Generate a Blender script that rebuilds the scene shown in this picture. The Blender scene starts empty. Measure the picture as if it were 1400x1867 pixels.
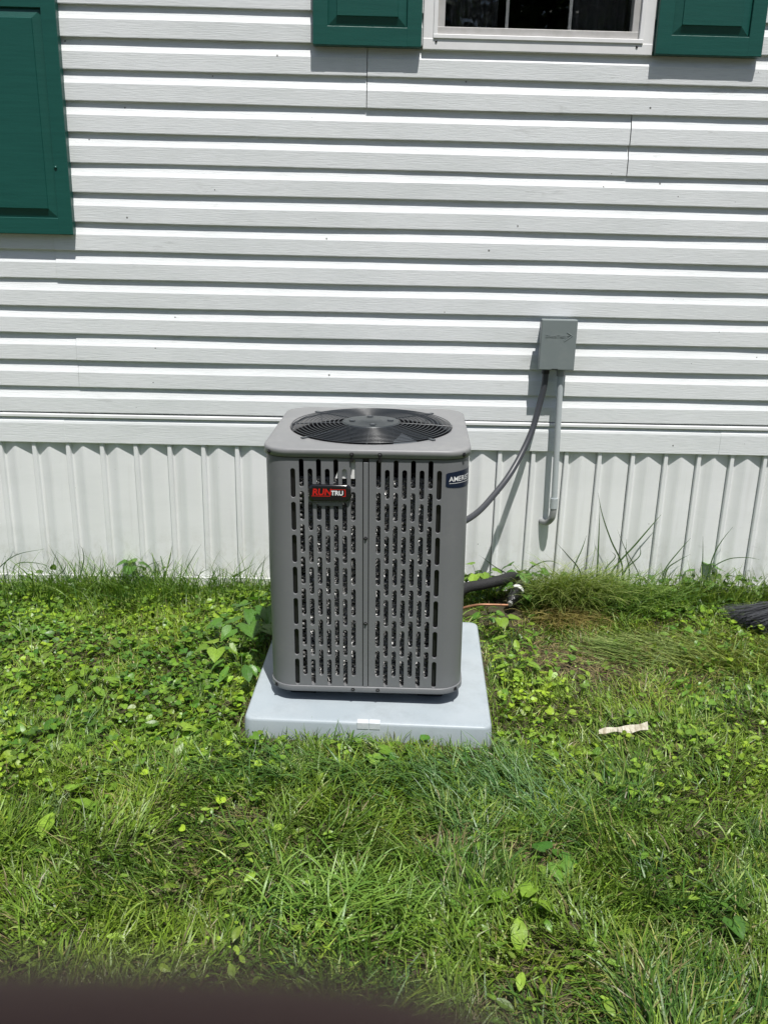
import bpy, bmesh, math, random
import numpy as np
from mathutils import Vector, Matrix, noise
from mathutils.geometry import tessellate_polygon

random.seed(7)
RNG = np.random.default_rng(11)
SC = bpy.context.scene
COL = SC.collection
PI = math.pi

# ------------------------------------------------------------------ camera
CAM_POS = Vector((0.0, -3.9128, 1.6436))
YAW, PITCH, ROLL = 0.0194421, -0.3137767, 0.0233674
fw = Vector((math.sin(YAW) * math.cos(PITCH), math.cos(YAW) * math.cos(PITCH), math.sin(PITCH)))
r0 = Vector((math.cos(YAW), -math.sin(YAW), 0))
u0 = r0.cross(fw)
rt = math.cos(ROLL) * r0 + math.sin(ROLL) * u0
up = -math.sin(ROLL) * r0 + math.cos(ROLL) * u0
CAM_M = Matrix(((rt.x, up.x, -fw.x, CAM_POS.x), (rt.y, up.y, -fw.y, CAM_POS.y),
                (rt.z, up.z, -fw.z, CAM_POS.z), (0, 0, 0, 1)))
cd = bpy.data.cameras.new('camera')
cam = bpy.data.objects.new('camera', cd)
COL.objects.link(cam)
cam.matrix_world = CAM_M
cd.sensor_fit = 'VERTICAL'
cd.sensor_height = 36.0
cd.lens = 36.0 * 1640.0 / 1867.0
cd.clip_start = 0.002
cd.clip_end = 500
cd.dof.use_dof = True
cd.dof.focus_distance = 3.2
cd.dof.aperture_fstop = 19.0
SC.camera = cam

# ------------------------------------------------------------------ light
SUN = Vector((0.30, -1.0, 2.6)).normalized()
w = bpy.data.worlds.new('World')
SC.world = w
w.use_nodes = True
nt = w.node_tree
nt.nodes.clear()
out = nt.nodes.new('ShaderNodeOutputWorld')
bg = nt.nodes.new('ShaderNodeBackground')
sky = nt.nodes.new('ShaderNodeTexSky')
sky.sky_type = 'NISHITA'
sky.sun_disc = False
sky.sun_elevation = math.asin(SUN.z)
sky.sun_rotation = math.atan2(SUN.x, SUN.y)
sky.air_density = 1.0
sky.dust_density = 1.6
bg.inputs['Strength'].default_value = 0.080
nt.links.new(sky.outputs[0], bg.inputs[0])
nt.links.new(bg.outputs[0], out.inputs[0])
sd = bpy.data.lights.new('sun', 'SUN')
sd.energy = 5.0
sd.angle = math.radians(0.53)
sd.color = (1.0, 0.975, 0.935)
so = bpy.data.objects.new('sun', sd)
COL.objects.link(so)
so.rotation_euler = SUN.to_track_quat('Z', 'Y').to_euler()
so.location = (3, -6, 12)
SC.view_settings.view_transform = 'Standard'
SC.view_settings.look = 'None'
SC.view_settings.exposure = 0.09
SC.view_settings.gamma = 1.0
SC.view_settings.use_curve_mapping = False

# ------------------------------------------------------------------ materials
def ramp(n, pts):
    cr = n.color_ramp
    while len(cr.elements) < len(pts):
        cr.elements.new(0.5)
    for e, (p, c) in zip(cr.elements, pts):
        e.position = p
        e.color = (c[0], c[1], c[2], 1) if not isinstance(c, (int, float)) else (c, c, c, 1)

def mat(name, col, rough=0.5, metal=0.0, spec=0.5, coat=0.0, noise_col=None, nscale=8.0, bump=0.0, bscale=200.0,
        stretch=(1, 1, 1), nmix=0.5, bdist=0.001):
    m = bpy.data.materials.new(name)
    m.use_nodes = True
    t = m.node_tree
    b = t.nodes['Principled BSDF']
    b.inputs['Base Color'].default_value = (*col, 1)
    b.inputs['Roughness'].default_value = rough
    b.inputs['Metallic'].default_value = metal
    b.inputs['Specular IOR Level'].default_value = spec
    b.inputs['Coat Weight'].default_value = coat
    tc = t.nodes.new('ShaderNodeTexCoord')
    mp = t.nodes.new('ShaderNodeMapping')
    mp.inputs['Scale'].default_value = stretch
    t.links.new(tc.outputs['Object'], mp.inputs['Vector'])
    if noise_col:
        n = t.nodes.new('ShaderNodeTexNoise')
        n.inputs['Scale'].default_value = nscale
        n.inputs['Detail'].default_value = 6
        n.inputs['Roughness'].default_value = 0.6
        t.links.new(mp.outputs[0], n.inputs['Vector'])
        r = t.nodes.new('ShaderNodeValToRGB')
        ramp(r, [(0.5 - nmix / 2, col), (0.5 + nmix / 2, noise_col)])
        t.links.new(n.outputs['Fac'], r.inputs[0])
        t.links.new(r.outputs[0], b.inputs['Base Color'])
    if bump:
        n2 = t.nodes.new('ShaderNodeTexNoise')
        n2.inputs['Scale'].default_value = bscale
        n2.inputs['Detail'].default_value = 4
        t.links.new(mp.outputs[0], n2.inputs['Vector'])
        bp = t.nodes.new('ShaderNodeBump')
        bp.inputs['Strength'].default_value = bump
        bp.inputs['Distance'].default_value = bdist
        t.links.new(n2.outputs['Fac'], bp.inputs['Height'])
        t.links.new(bp.outputs[0], b.inputs['Normal'])
    return m

def vinyl_mat(name, base, grain=1.0, dirt=1.0):
    m = bpy.data.materials.new(name)
    m.use_nodes = True
    t = m.node_tree
    L = t.links.new
    b = t.nodes['Principled BSDF']
    b.inputs['Roughness'].default_value = 0.42
    b.inputs['Specular IOR Level'].default_value = 0.45
    tc = t.nodes.new('ShaderNodeTexCoord')
    def noi(scale, stretch, detail=5, rough=0.6, dist=0.0):
        mp = t.nodes.new('ShaderNodeMapping')
        mp.inputs['Scale'].default_value = stretch
        L(tc.outputs['Object'], mp.inputs['Vector'])
        n = t.nodes.new('ShaderNodeTexNoise')
        n.inputs['Scale'].default_value = scale
        n.inputs['Detail'].default_value = detail
        n.inputs['Roughness'].default_value = rough
        n.inputs['Distortion'].default_value = dist
        L(mp.outputs[0], n.inputs['Vector'])
        return n
    def mix(fac, a, bcol):
        x = t.nodes.new('ShaderNodeMix')
        x.data_type = 'RGBA'
        L(fac, x.inputs[0])
        if isinstance(a, tuple): x.inputs[6].default_value = (*a, 1)
        else: L(a, x.inputs[6])
        x.inputs[7].default_value = (*bcol, 1)
        return x.outputs[2]
    def mul(a, v):
        x = t.nodes.new('ShaderNodeMath')
        x.operation = 'MULTIPLY'
        L(a, x.inputs[0])
        if isinstance(v, float): x.inputs[1].default_value = v
        else: L(v, x.inputs[1])
        return x.outputs[0]
    def rmp(a, p0, p1):
        r = t.nodes.new('ShaderNodeValToRGB')
        ramp(r, [(p0, 0.0), (p1, 1.0)])
        L(a, r.inputs[0])
        return r.outputs[0]
    # broad grime drifting along the boards
    g = rmp(noi(1.6, (1.0, 1.0, 3.0), 6, 0.65).outputs['Fac'], 0.46, 0.72)
    c = mix(mul(g, 0.30 * dirt), base, (base[0] * 0.62, base[1] * 0.66, base[2] * 0.63))
    # mildew blotches
    a = rmp(noi(9.0, (0.7, 1.0, 2.6), 8, 0.72, 0.4).outputs['Fac'], 0.58, 0.74)
    k = rmp(noi(0.9, (1, 1, 1.4), 3, 0.5).outputs['Fac'], 0.5, 0.66)
    c = mix(mul(mul(a, k), 0.62 * dirt), c, (0.30, 0.30, 0.27))
    # fine grain colour
    gr = rmp(noi(14.0, (1.0, 1.0, 16.0), 6, 0.7, 0.3).outputs['Fac'], 0.48, 0.70)
    c = mix(mul(gr, 0.30 * grain), c, (base[0] * 0.6, base[1] * 0.6, base[2] * 0.6))
    # fly specks
    sx = t.nodes.new('ShaderNodeSeparateXYZ'); cx = t.nodes.new('ShaderNodeCombineXYZ')
    L(tc.outputs['Object'], sx.inputs[0]); L(sx.outputs[0], cx.inputs[0]); L(sx.outputs[2], cx.inputs[1])
    v = t.nodes.new('ShaderNodeTexVoronoi')
    v.voronoi_dimensions = '2D'
    v.inputs['Scale'].default_value = 5.0
    L(cx.outputs[0], v.inputs['Vector'])
    lt = t.nodes.new('ShaderNodeMath'); lt.operation = 'LESS_THAN'
    L(v.outputs['Distance'], lt.inputs[0])
    wn = t.nodes.new('ShaderNodeTexWhiteNoise')
    L(v.outputs['Position'], wn.inputs['Vector'])
    pw = t.nodes.new('ShaderNodeMath'); pw.operation = 'POWER'
    L(wn.outputs['Value'], pw.inputs[0]); pw.inputs[1].default_value = 4.0
    sz = t.nodes.new('ShaderNodeMath'); sz.operation = 'MULTIPLY'
    L(pw.outputs[0], sz.inputs[0]); sz.inputs[1].default_value = 0.024
    L(sz.outputs[0], lt.inputs[1])
    gt = t.nodes.new('ShaderNodeMath'); gt.operation = 'GREATER_THAN'
    L(wn.outputs['Value'], gt.inputs[0]); gt.inputs[1].default_value = 0.55
    c = mix(mul(mul(lt.outputs[0], gt.outputs[0]), 0.8 * min(1.0, dirt)), c, (0.05, 0.045, 0.035))
    L(c, b.inputs['Base Color'])
    if name == 'white_vinyl_skirting':
        zz = t.nodes.new('ShaderNodeMapRange')
        zz.inputs['From Min'].default_value = 0.30; zz.inputs['From Max'].default_value = 0.02
        L(sx.outputs[2], zz.inputs[0])
        sp_ = rmp(noi(22.0, (1, 1, 0.7), 8, 0.75).outputs['Fac'], 0.47, 0.66)
        c = mix(mul(mul(zz.outputs[0], sp_), 0.45), c, (0.34, 0.33, 0.22))
        st_ = rmp(noi(26.0, (1, 1, 0.05), 4, 0.6).outputs['Fac'], 0.56, 0.72)
        c = mix(mul(st_, 0.16), c, (0.38, 0.38, 0.33))
        L(c, b.inputs['Base Color'])
    n = noi(15.0, (1.0, 1.0, 14.0), 5, 0.65, 0.3)
    bp = t.nodes.new('ShaderNodeBump')
    bp.inputs['Strength'].default_value = 0.55 * grain
    bp.inputs['Distance'].default_value = 0.0020
    L(n.outputs['Fac'], bp.inputs['Height'])
    n3 = noi(2.2, (1, 1, 0.5), 2, 0.5)
    bp2 = t.nodes.new('ShaderNodeBump')
    bp2.inputs['Strength'].default_value = 0.25
    bp2.inputs['Distance'].default_value = 0.02
    L(n3.outputs['Fac'], bp2.inputs['Height'])
    L(bp2.outputs[0], bp.inputs['Normal'])
    L(bp.outputs[0], b.inputs['Normal'])
    return m

def leaf_mat(name, rough=0.42, trans=0.35, spec=0.5, vein=0.0):
    m = bpy.data.materials.new(name)
    m.use_nodes = True
    t = m.node_tree
    L = t.links.new
    b = t.nodes['Principled BSDF']
    o = t.nodes['Material Output']
    at = t.nodes.new('ShaderNodeAttribute')
    at.attribute_name = 'Col'
    tc = t.nodes.new('ShaderNodeTexCoord')
    n = t.nodes.new('ShaderNodeTexNoise')
    n.inputs['Scale'].default_value = 140
    n.inputs['Detail'].default_value = 3
    L(tc.outputs['Object'], n.inputs['Vector'])
    mr = t.nodes.new('ShaderNodeMapRange')
    mr.inputs['From Min'].default_value = 0.25
    mr.inputs['From Max'].default_value = 0.75
    mr.inputs['To Min'].default_value = 0.78
    mr.inputs['To Max'].default_value = 1.2
    L(n.outputs['Fac'], mr.inputs[0])
    vm = t.nodes.new('ShaderNodeVectorMath')
    vm.operation = 'SCALE'
    L(at.outputs['Color'], vm.inputs[0])
    L(mr.outputs[0], vm.inputs['Scale'])
    L(vm.outputs[0], b.inputs['Base Color'])
    b.inputs['Roughness'].default_value = rough
    b.inputs['Specular IOR Level'].default_value = spec
    bp = t.nodes.new('ShaderNodeBump')
    bp.inputs['Strength'].default_value = 0.4
    bp.inputs['Distance'].default_value = 0.002
    L(n.outputs['Fac'], bp.inputs['Height'])
    L(bp.outputs[0], b.inputs['Normal'])
    tr = t.nodes.new('ShaderNodeBsdfTranslucent')
    hs = t.nodes.new('ShaderNodeVectorMath')
    hs.operation = 'MULTIPLY'
    hs.inputs[1].default_value = (1.35, 1.5, 0.55)
    L(vm.outputs[0], hs.inputs[0])
    L(hs.outputs[0], tr.inputs['Color'])
    mx = t.nodes.new('ShaderNodeMixShader')
    mx.inputs[0].default_value = trans
    L(b.outputs[0], mx.inputs[1])
    L(tr.outputs[0], mx.inputs[2])
    L(mx.outputs[0], o.inputs['Surface'])
    return m

M = {}
M['siding'] = vinyl_mat('white_vinyl_siding', (0.765, 0.785, 0.79))
M['skirt'] = vinyl_mat('white_vinyl_skirting', (0.80, 0.81, 0.81), grain=0.12, dirt=0.55)
M['frame'] = mat('window_vinyl', (0.84, 0.84, 0.84), 0.4, noise_col=(0.75, 0.745, 0.74), nscale=18, nmix=0.6)
M['sash'] = mat('window_sash', (0.50, 0.49, 0.48), 0.45, noise_col=(0.40, 0.39, 0.37), nscale=25, nmix=0.5)
M['shutter'] = mat('green_shutter', (0.005, 0.068, 0.054), 0.42, spec=0.45, noise_col=(0.009, 0.088, 0.070), nscale=5, nmix=0.5,
                   bump=0.35, bscale=40, stretch=(1, 1, 18), bdist=0.0012)
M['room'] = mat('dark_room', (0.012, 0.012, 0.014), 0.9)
M['curtain'] = mat('curtain_cloth', (0.010, 0.011, 0.014), 0.9)
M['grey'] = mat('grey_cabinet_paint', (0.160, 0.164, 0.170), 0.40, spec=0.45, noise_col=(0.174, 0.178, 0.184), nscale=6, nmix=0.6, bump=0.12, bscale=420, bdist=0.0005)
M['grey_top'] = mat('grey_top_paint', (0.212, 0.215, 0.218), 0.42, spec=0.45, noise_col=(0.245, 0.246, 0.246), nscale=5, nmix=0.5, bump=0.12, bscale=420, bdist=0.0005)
M['black_wire'] = mat('black_wire_coat', (0.040, 0.046, 0.052), 0.30, spec=0.7)
M['black'] = mat('black_plastic', (0.012, 0.012, 0.013), 0.35)
M['fan'] = mat('fan_metal', (0.14, 0.16, 0.18), 0.4, 0.4)
M['motor'] = mat('motor_paint', (0.035, 0.042, 0.046), 0.35, 0.2)
M['screw'] = mat('dark_screw', (0.05, 0.05, 0.052), 0.35, 0.7)
M['alu'] = mat('aluminium_spines', (0.52, 0.52, 0.51), 0.45, 0.5)
M['tube'] = mat('coil_tube', (0.25, 0.25, 0.245), 0.5, 0.25, noise_col=(0.06, 0.06, 0.06), nscale=90, nmix=0.35, bump=0.8, bscale=250, bdist=0.003)
M['badge'] = mat('badge_gloss_black', (0.008, 0.008, 0.009), 0.12, coat=0.6)
M['red'] = mat('badge_red', (0.55, 0.015, 0.012), 0.3)
M['white'] = mat('print_white', (0.82, 0.82, 0.82), 0.45)
M['navy'] = mat('sticker_navy', (0.006, 0.013, 0.034), 0.35)
M['paper'] = mat('paper_tag', (0.80, 0.80, 0.79), 0.6)
M['pad'] = mat('pad_plastic', (0.345, 0.395, 0.425), 0.42, spec=0.4, noise_col=(0.385, 0.43, 0.456), nscale=4.5, nmix=0.25, bump=0.25, bscale=160, bdist=0.0008)
M['tape'] = mat('pad_label_film', (0.66, 0.69, 0.72), 0.25, noise_col=(0.56, 0.60, 0.63), nscale=60, nmix=0.3)
M['box'] = mat('disconnect_grey', (0.185, 0.215, 0.215), 0.45, noise_col=(0.20, 0.23, 0.23), nscale=9, nmix=0.4, bump=0.1, bscale=500, bdist=0.0004)
M['pvc'] = mat('pvc_grey', (0.46, 0.50, 0.51), 0.4, noise_col=(0.41, 0.445, 0.455), nscale=14, nmix=0.4)
M['pvc_dark'] = mat('pvc_elbow_grey', (0.30, 0.31, 0.31), 0.4)
M['whip'] = mat('whip_dark_grey', (0.050, 0.053, 0.060), 0.38)
M['foam'] = mat('black_foam', (0.014, 0.014, 0.015), 0.75, bump=0.8, bscale=130, bdist=0.003)
M['sleeve'] = mat('black_wrap', (0.012, 0.012, 0.013), 0.3, bump=0.9, bscale=70, bdist=0.006)
M['copper'] = mat('copper_tube', (0.42, 0.20, 0.11), 0.45, 0.6, noise_col=(0.24, 0.13, 0.08), nscale=40)
M['bristle'] = mat('broom_bristle', (0.045, 0.047, 0.055), 0.33)
M['bark'] = mat('birch_scrap', (0.58, 0.55, 0.44), 0.7, noise_col=(0.26, 0.22, 0.14), nscale=26, nmix=0.30, bump=0.5, bscale=120, stretch=(3, 1, 1))
M['skin'] = mat('skin', (0.20, 0.092, 0.054), 0.65)
M['phone'] = mat('phone_black', (0.01, 0.01, 0.011), 0.3)
M['soil'] = mat('soil', (0.040, 0.034, 0.018), 0.95, noise_col=(0.075, 0.062, 0.030), nscale=14, nmix=0.5, bump=0.6, bscale=60, bdist=0.02)
M['grass'] = leaf_mat('grass_blades', 0.42, 0.22, 0.45)
M['leaf'] = leaf_mat('broad_leaves', 0.40, 0.24, 0.5)
M['trunk'] = mat('trunk_bark', (0.06, 0.045, 0.03), 0.9)
M['roof'] = mat('roof_shingle', (0.09, 0.085, 0.08), 0.9)
def blotch(m, col, scale, lo, hi, amt):
    t = m.node_tree; L = t.links.new
    b = t.nodes['Principled BSDF']
    src = b.inputs['Base Color'].links[0].from_socket
    tc = t.nodes.new('ShaderNodeTexCoord')
    n = t.nodes.new('ShaderNodeTexNoise'); n.inputs['Scale'].default_value = scale; n.inputs['Detail'].default_value = 9; n.inputs['Roughness'].default_value = 0.72
    L(tc.outputs['Object'], n.inputs['Vector'])
    r = t.nodes.new('ShaderNodeValToRGB'); ramp(r, [(lo, 0.0), (hi, amt)]); L(n.outputs['Fac'], r.inputs[0])
    x = t.nodes.new('ShaderNodeMix'); x.data_type = 'RGBA'
    L(r.outputs[0], x.inputs[0]); L(src, x.inputs[6]); x.inputs[7].default_value = (*col, 1)
    L(x.outputs[2], b.inputs['Base Color'])
blotch(M['pad'], (0.26, 0.29, 0.30), 5.5, 0.50, 0.66, 0.40)
blotch(M['pad'], (0.10, 0.08, 0.05), 42.0, 0.69, 0.74, 0.7)
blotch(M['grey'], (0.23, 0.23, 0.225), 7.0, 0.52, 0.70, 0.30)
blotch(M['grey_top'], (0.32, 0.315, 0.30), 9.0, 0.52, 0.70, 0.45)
blotch(M['box'], (0.26, 0.28, 0.27), 14.0, 0.52, 0.72, 0.35)
gl = bpy.data.materials.new('window_glass')
gl.use_nodes = True
gb = gl.node_tree.nodes['Principled BSDF']
gb.inputs['Base Color'].default_value = (0.9, 0.93, 0.95, 1)
gb.inputs['Transmission Weight'].default_value = 1.0
gb.inputs['Roughness'].default_value = 0.0
gb.inputs['IOR'].default_value = 1.45
M['glass'] = gl

# ------------------------------------------------------------------ mesh helpers
class MB:
    def __init__(s):
        s.v = []; s.f = []; s.sm = []
    def add(s, vs, fs, smooth=False):
        o = len(s.v)
        s.v += [tuple(p) for p in vs]
        s.f += [tuple(i + o for i in f) for f in fs]
        s.sm += [smooth] * len(fs)
        return s
    def box(s, x0, x1, y0, y1, z0, z1):
        vs = [(x0, y0, z0), (x1, y0, z0), (x1, y1, z0), (x0, y1, z0), (x0, y0, z1), (x1, y0, z1), (x1, y1, z1), (x0, y1, z1)]
        return s.add(vs, [(0, 3, 2, 1), (4, 5, 6, 7), (0, 1, 5, 4), (1, 2, 6, 5), (2, 3, 7, 6), (3, 0, 4, 7)])
    def bbox(s, x0, x1, y0, y1, z0, z1, b=0.002):
        """box with all edges chamfered"""
        bm = bmesh.new()
        bmesh.ops.create_cube(bm, size=1.0)
        for v in bm.verts:
            v.co = Vector(((x0 + x1) / 2 + v.co.x * (x1 - x0), (y0 + y1) / 2 + v.co.y * (y1 - y0), (z0 + z1) / 2 + v.co.z * (z1 - z0)))
        bmesh.ops.bevel(bm, geom=bm.edges[:], offset=b, segments=2, profile=0.5, affect='EDGES')
        bm.verts.index_update()
        s.add([v.co for v in bm.verts], [[v.index for v in f.verts] for f in bm.faces])
        bm.free()
        return s
    def tube(s, pts, r, n=8, cap=True, closed=False):
        pts = [Vector(p) for p in pts]
        m = len(pts)
        rs = r if isinstance(r, (list, tuple)) else [r] * m
        ref = None
        vs = []
        for i, p in enumerate(pts):
            if closed:
                t = (pts[(i + 1) % m] - pts[i - 1]).normalized()
            else:
                t = (pts[min(i + 1, m - 1)] - pts[max(i - 1, 0)]).normalized()
            if ref is None:
                ref = t.orthogonal().normalized()
            ref = (ref - t * ref.dot(t)).normalized()
            q = t.cross(ref)
            for k in range(n):
                a = 2 * PI * k / n
                vs.append(p + (ref * math.cos(a) + q * math.sin(a)) * rs[i])
        fs = []
        for i in range(m if closed else m - 1):
            j = (i + 1) % m
            for k in range(n):
                fs.append((i * n + k, i * n + (k + 1) % n, j * n + (k + 1) % n, j * n + k))
        s.add(vs, fs, True)
        if cap and not closed:
            s.add(vs[:n], [tuple(reversed(range(n)))])
            s.add(vs[-n:], [tuple(range(n))])
        return s
    def lathe(s, prof, n=24, c=(0, 0, 0), smooth=True):
        vs = []
        for (r, z) in prof:
            for k in range(n):
                a = 2 * PI * k / n
                vs.append((c[0] + r * math.cos(a), c[1] + r * math.sin(a), c[2] + z))
        fs = []
        for i in range(len(prof) - 1):
            for k in range(n):
                fs.append((i * n + k, i * n + (k + 1) % n, (i + 1) * n + (k + 1) % n, (i + 1) * n + k))
        return s.add(vs, fs, smooth)
    def extrude_profile(s, prof, x0, x1, nx=1, wob=None, caps=True):
        """profile of (y, z) swept along x"""
        vs = []
        n = len(prof)
        for i in range(nx + 1):
            x = x0 + (x1 - x0) * i / nx
            for (y, z) in prof:
                d = wob(x, z) if wob else 0
                vs.append((x, y + d, z))
        fs = []
        for i in range(nx):
            for k in range(n - 1):
                fs.append((i * n + k, (i + 1) * n + k, (i + 1) * n + k + 1, i * n + k + 1))
        if caps:
            fs.append(tuple(range(n)))
            fs.append(tuple(nx * n + k for k in reversed(range(n))))
        return s.add(vs, fs)
    def loops(s, loops, close_last=False, smooth=True):
        n = len(loops[0])
        vs = [p for l in loops for p in l]
        fs = []
        for i in range(len(loops) - 1):
            for k in range(n):
                fs.append((i * n + k, i * n + (k + 1) % n, (i + 1) * n + (k + 1) % n, (i + 1) * n + k))
        s.add(vs, fs, smooth)
        if close_last:
            o = len(s.v) - n
            s.f.append(tuple(o + k for k in range(n))); s.sm.append(False)
        return s
    def build(s, name, m, parent=None, autosmooth=True):
        me = bpy.data.meshes.new(name)
        me.from_pydata(s.v, [], s.f)
        me.polygons.foreach_set('use_smooth', s.sm)
        me.materials.append(m)
        me.update()
        o = bpy.data.objects.new(name, me)
        COL.objects.link(o)
        if parent: o.parent = parent
        return o

def fix_normals(o):
    bm = bmesh.new(); bm.from_mesh(o.data)
    bmesh.ops.recalc_face_normals(bm, faces=bm.faces[:])
    bm.to_mesh(o.data); bm.free()
    return o

def tag(o, label=None, cat=None, group=None, kind=None):
    if label: o['label'] = label
    if cat: o['category'] = cat
    if group: o['group'] = group
    if kind: o['kind'] = kind
    return o

def empty(name, loc, label=None, cat=None, rz=0.0, group=None):
    o = bpy.data.objects.new(name, None)
    o.empty_display_size = 0.1
    COL.objects.link(o)
    o.location = loc
    o.rotation_euler = (0, 0, rz)
    return tag(o, label, cat, group)

def text_mesh(txt, size, depth=0.0, shear=0.0, sx=1.0, offset=0.0):
    """lettering as mesh vertices/faces in the x/y plane, left-bottom at the origin"""
    cu = bpy.data.curves.new('lettering', 'FONT')
    cu.body = txt
    cu.size = size
    cu.extrude = depth
    cu.shear = shear
    cu.offset = offset
    cu.resolution_u = 3
    o = bpy.data.objects.new('lettering', cu)
    COL.objects.link(o)
    dg = bpy.context.evaluated_depsgraph_get()
    me = o.evaluated_get(dg).to_mesh()
    vs = [Vector((v.co.x * sx, v.co.y, v.co.z)) for v in me.vertices]
    fs = [tuple(p.vertices) for p in me.polygons]
    o.to_mesh_clear()
    bpy.data.objects.remove(o)
    bpy.data.curves.remove(cu)
    return vs, fs

def bezier(pts, n=24):
    """Catmull-Rom through points"""
    P = [Vector(p) for p in pts]
    P = [2 * P[0] - P[1]] + P + [2 * P[-1] - P[-2]]
    res = []
    for i in range(1, len(P) - 2):
        for k in range(n):
            t = k / n
            a, b, c, d = P[i - 1], P[i], P[i + 1], P[i + 2]
            res.append(0.5 * ((2 * b) + (c - a) * t + (2 * a - 5 * b + 4 * c - d) * t * t + (3 * b - a - 3 * c + d) * t ** 3))
    res.append(P[-2])
    return res

# ------------------------------------------------------------------ ground
def gnoise(x, y):
    return 0.016 * noise.noise((x * 1.7, y * 1.7, 3.1)) + 0.018 * noise.noise((x * 6.0, y * 6.0, 8.0))

def ground_z(x, y):
    if -2.8 < x < 2.8 and -4.4 < y < 0.3:
        return gnoise(x, y)
    return 0.0

g = MB()
xs = [-90, -40, -12, -5] + [-2.8 + 0.1 * i for i in range(57)] + [5, 12, 40, 90]
ys = [-90, -40, -14, -7] + [-4.4 + 0.1 * i for i in range(48)] + [6, 14, 40, 90]
vs = [(x, y, ground_z(x, y) if (-2.75 < x < 2.75 and -4.35 < y < 0.28) else 0.0) for y in ys for x in xs]
nx = len(xs)
fs = [(j * nx + i, j * nx + i + 1, (j + 1) * nx + i + 1, (j + 1) * nx + i) for j in range(len(ys) - 1) for i in range(nx - 1)]
g.add(vs, fs, True)
tag(g.build('ground', M['soil']), 'dark soil of the lawn under the grass', None, None, 'structure')

# ------------------------------------------------------------------ house
house = empty('house', (0, 0, 0), 'white vinyl sided house wall with ribbed skirting, green shutters and a window', 'house')
PITCH_Z = 0.1143
Z0 = 0.809
NROW = 22
TOPZ = Z0 + NROW * PITCH_Z
XL, XR = -4.2, 4.2
# window opening
WX0, WX1, WZ0, WZ1 = 0.184, 1.084, 2.281, 3.15

seams = {11: [-0.031], 12: [-0.031], 9: [1.035], 10: [1.035], 13: [-2.4, 2.0], 14: [-2.4, 2.0], 7: [-2.3, 2.2], 8: [-2.3, 2.2],
         5: [-1.318, 2.4], 6: [-1.318, 2.4], 3: [-2.2, 2.1], 4: [-2.2, 2.1], 1: [-1.262, 2.3], 2: [-1.262, 2.3], 0: [-2.5, 1.95],
         15: [-1.9, 1.6], 16: [-1.9, 1.6], 17: [-.6], 18: [-.6]}

def siding_profile():
    p = [(0.0135, 0.0035), (0.0025, 0.0), (0.0006, 0.0006), (0.0, 0.0030), (0.0006, 0.0640)]
    # scoop
    for k in range(1, 7):
        t = k / 6
        p.append((0.0006 + 0.0132 * (1 - (1 - t) ** 1.5), 0.0640 + 0.0485 * t))
    p.append((0.0140, PITCH_Z + 0.006))
    return p
SP = siding_profile()

def siding_seg(row, x0, x1, dy):
    z = Z0 + row * PITCH_Z
    z += random.uniform(-0.0009, 0.0009)
    ph = random.uniform(0, 40)
    def wob(x, zz):
        return 0.0030 * noise.noise((x * 1.3 + ph, zz * 2, row)) + 0.0008 * noise.noise((x * 5 + ph, row, 2)) 
    n = max(2, int((x1 - x0) / 0.12))
    m = MB()
    sag = lambda x: 0.0028 * noise.noise((x * 0.8, row * 3.3, 9))
    vs = []
    for i in range(n + 1):
        x = x0 + (x1 - x0) * i / n
        dz = sag(x)
        for (y, pz) in SP:
            vs.append((x, y + dy + wob(x, pz), z + pz + dz))
    k = len(SP)
    fs = [(i * k + j, (i + 1) * k + j, (i + 1) * k + j + 1, i * k + j + 1) for i in range(n) for j in range(k - 1)]
    m.add(vs, fs, False)
    # short returns so that a lapped end shows its thickness
    e0 = [(v[0], v[1] + 0.0022, v[2]) for v in vs[:k]]
    m.add(vs[:k] + e0, [(j, j + 1, k + j + 1, k + j) for j in range(k - 1)])
    e1 = [(v[0], v[1] + 0.0022, v[2]) for v in vs[-k:]]
    m.add(vs[-k:] + e1, [(j + 1, j, k + j, k + j + 1) for j in range(k - 1)])
    return m.build('siding_panel', M['siding'], house)

for row in range(NROW):
    cuts = [XL] + seams.get(row, []) + [XR]
    zb = Z0 + row * PITCH_Z
    for i in range(len(cuts) - 1):
        a, b = cuts[i], cuts[i + 1]
        gp = 0.0016 if row > 8 else 0.0007
        if i > 0: a += gp
        if i < len(cuts) - 2: b -= gp
        dy = 0.0 if i % 2 == 0 else -0.0024
        pieces = [(a, b)]
        if zb + PITCH_Z > WZ0 + 0.03 and zb < WZ1 - 0.03:
            pieces = []
            if a < WX0: pieces.append((a, min(b, WX0 + 0.02)))
            if b > WX1: pieces.append((max(a, WX1 - 0.02), b))
        for (p, q) in pieces:
            siding_seg(row, p, q, dy)

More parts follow.
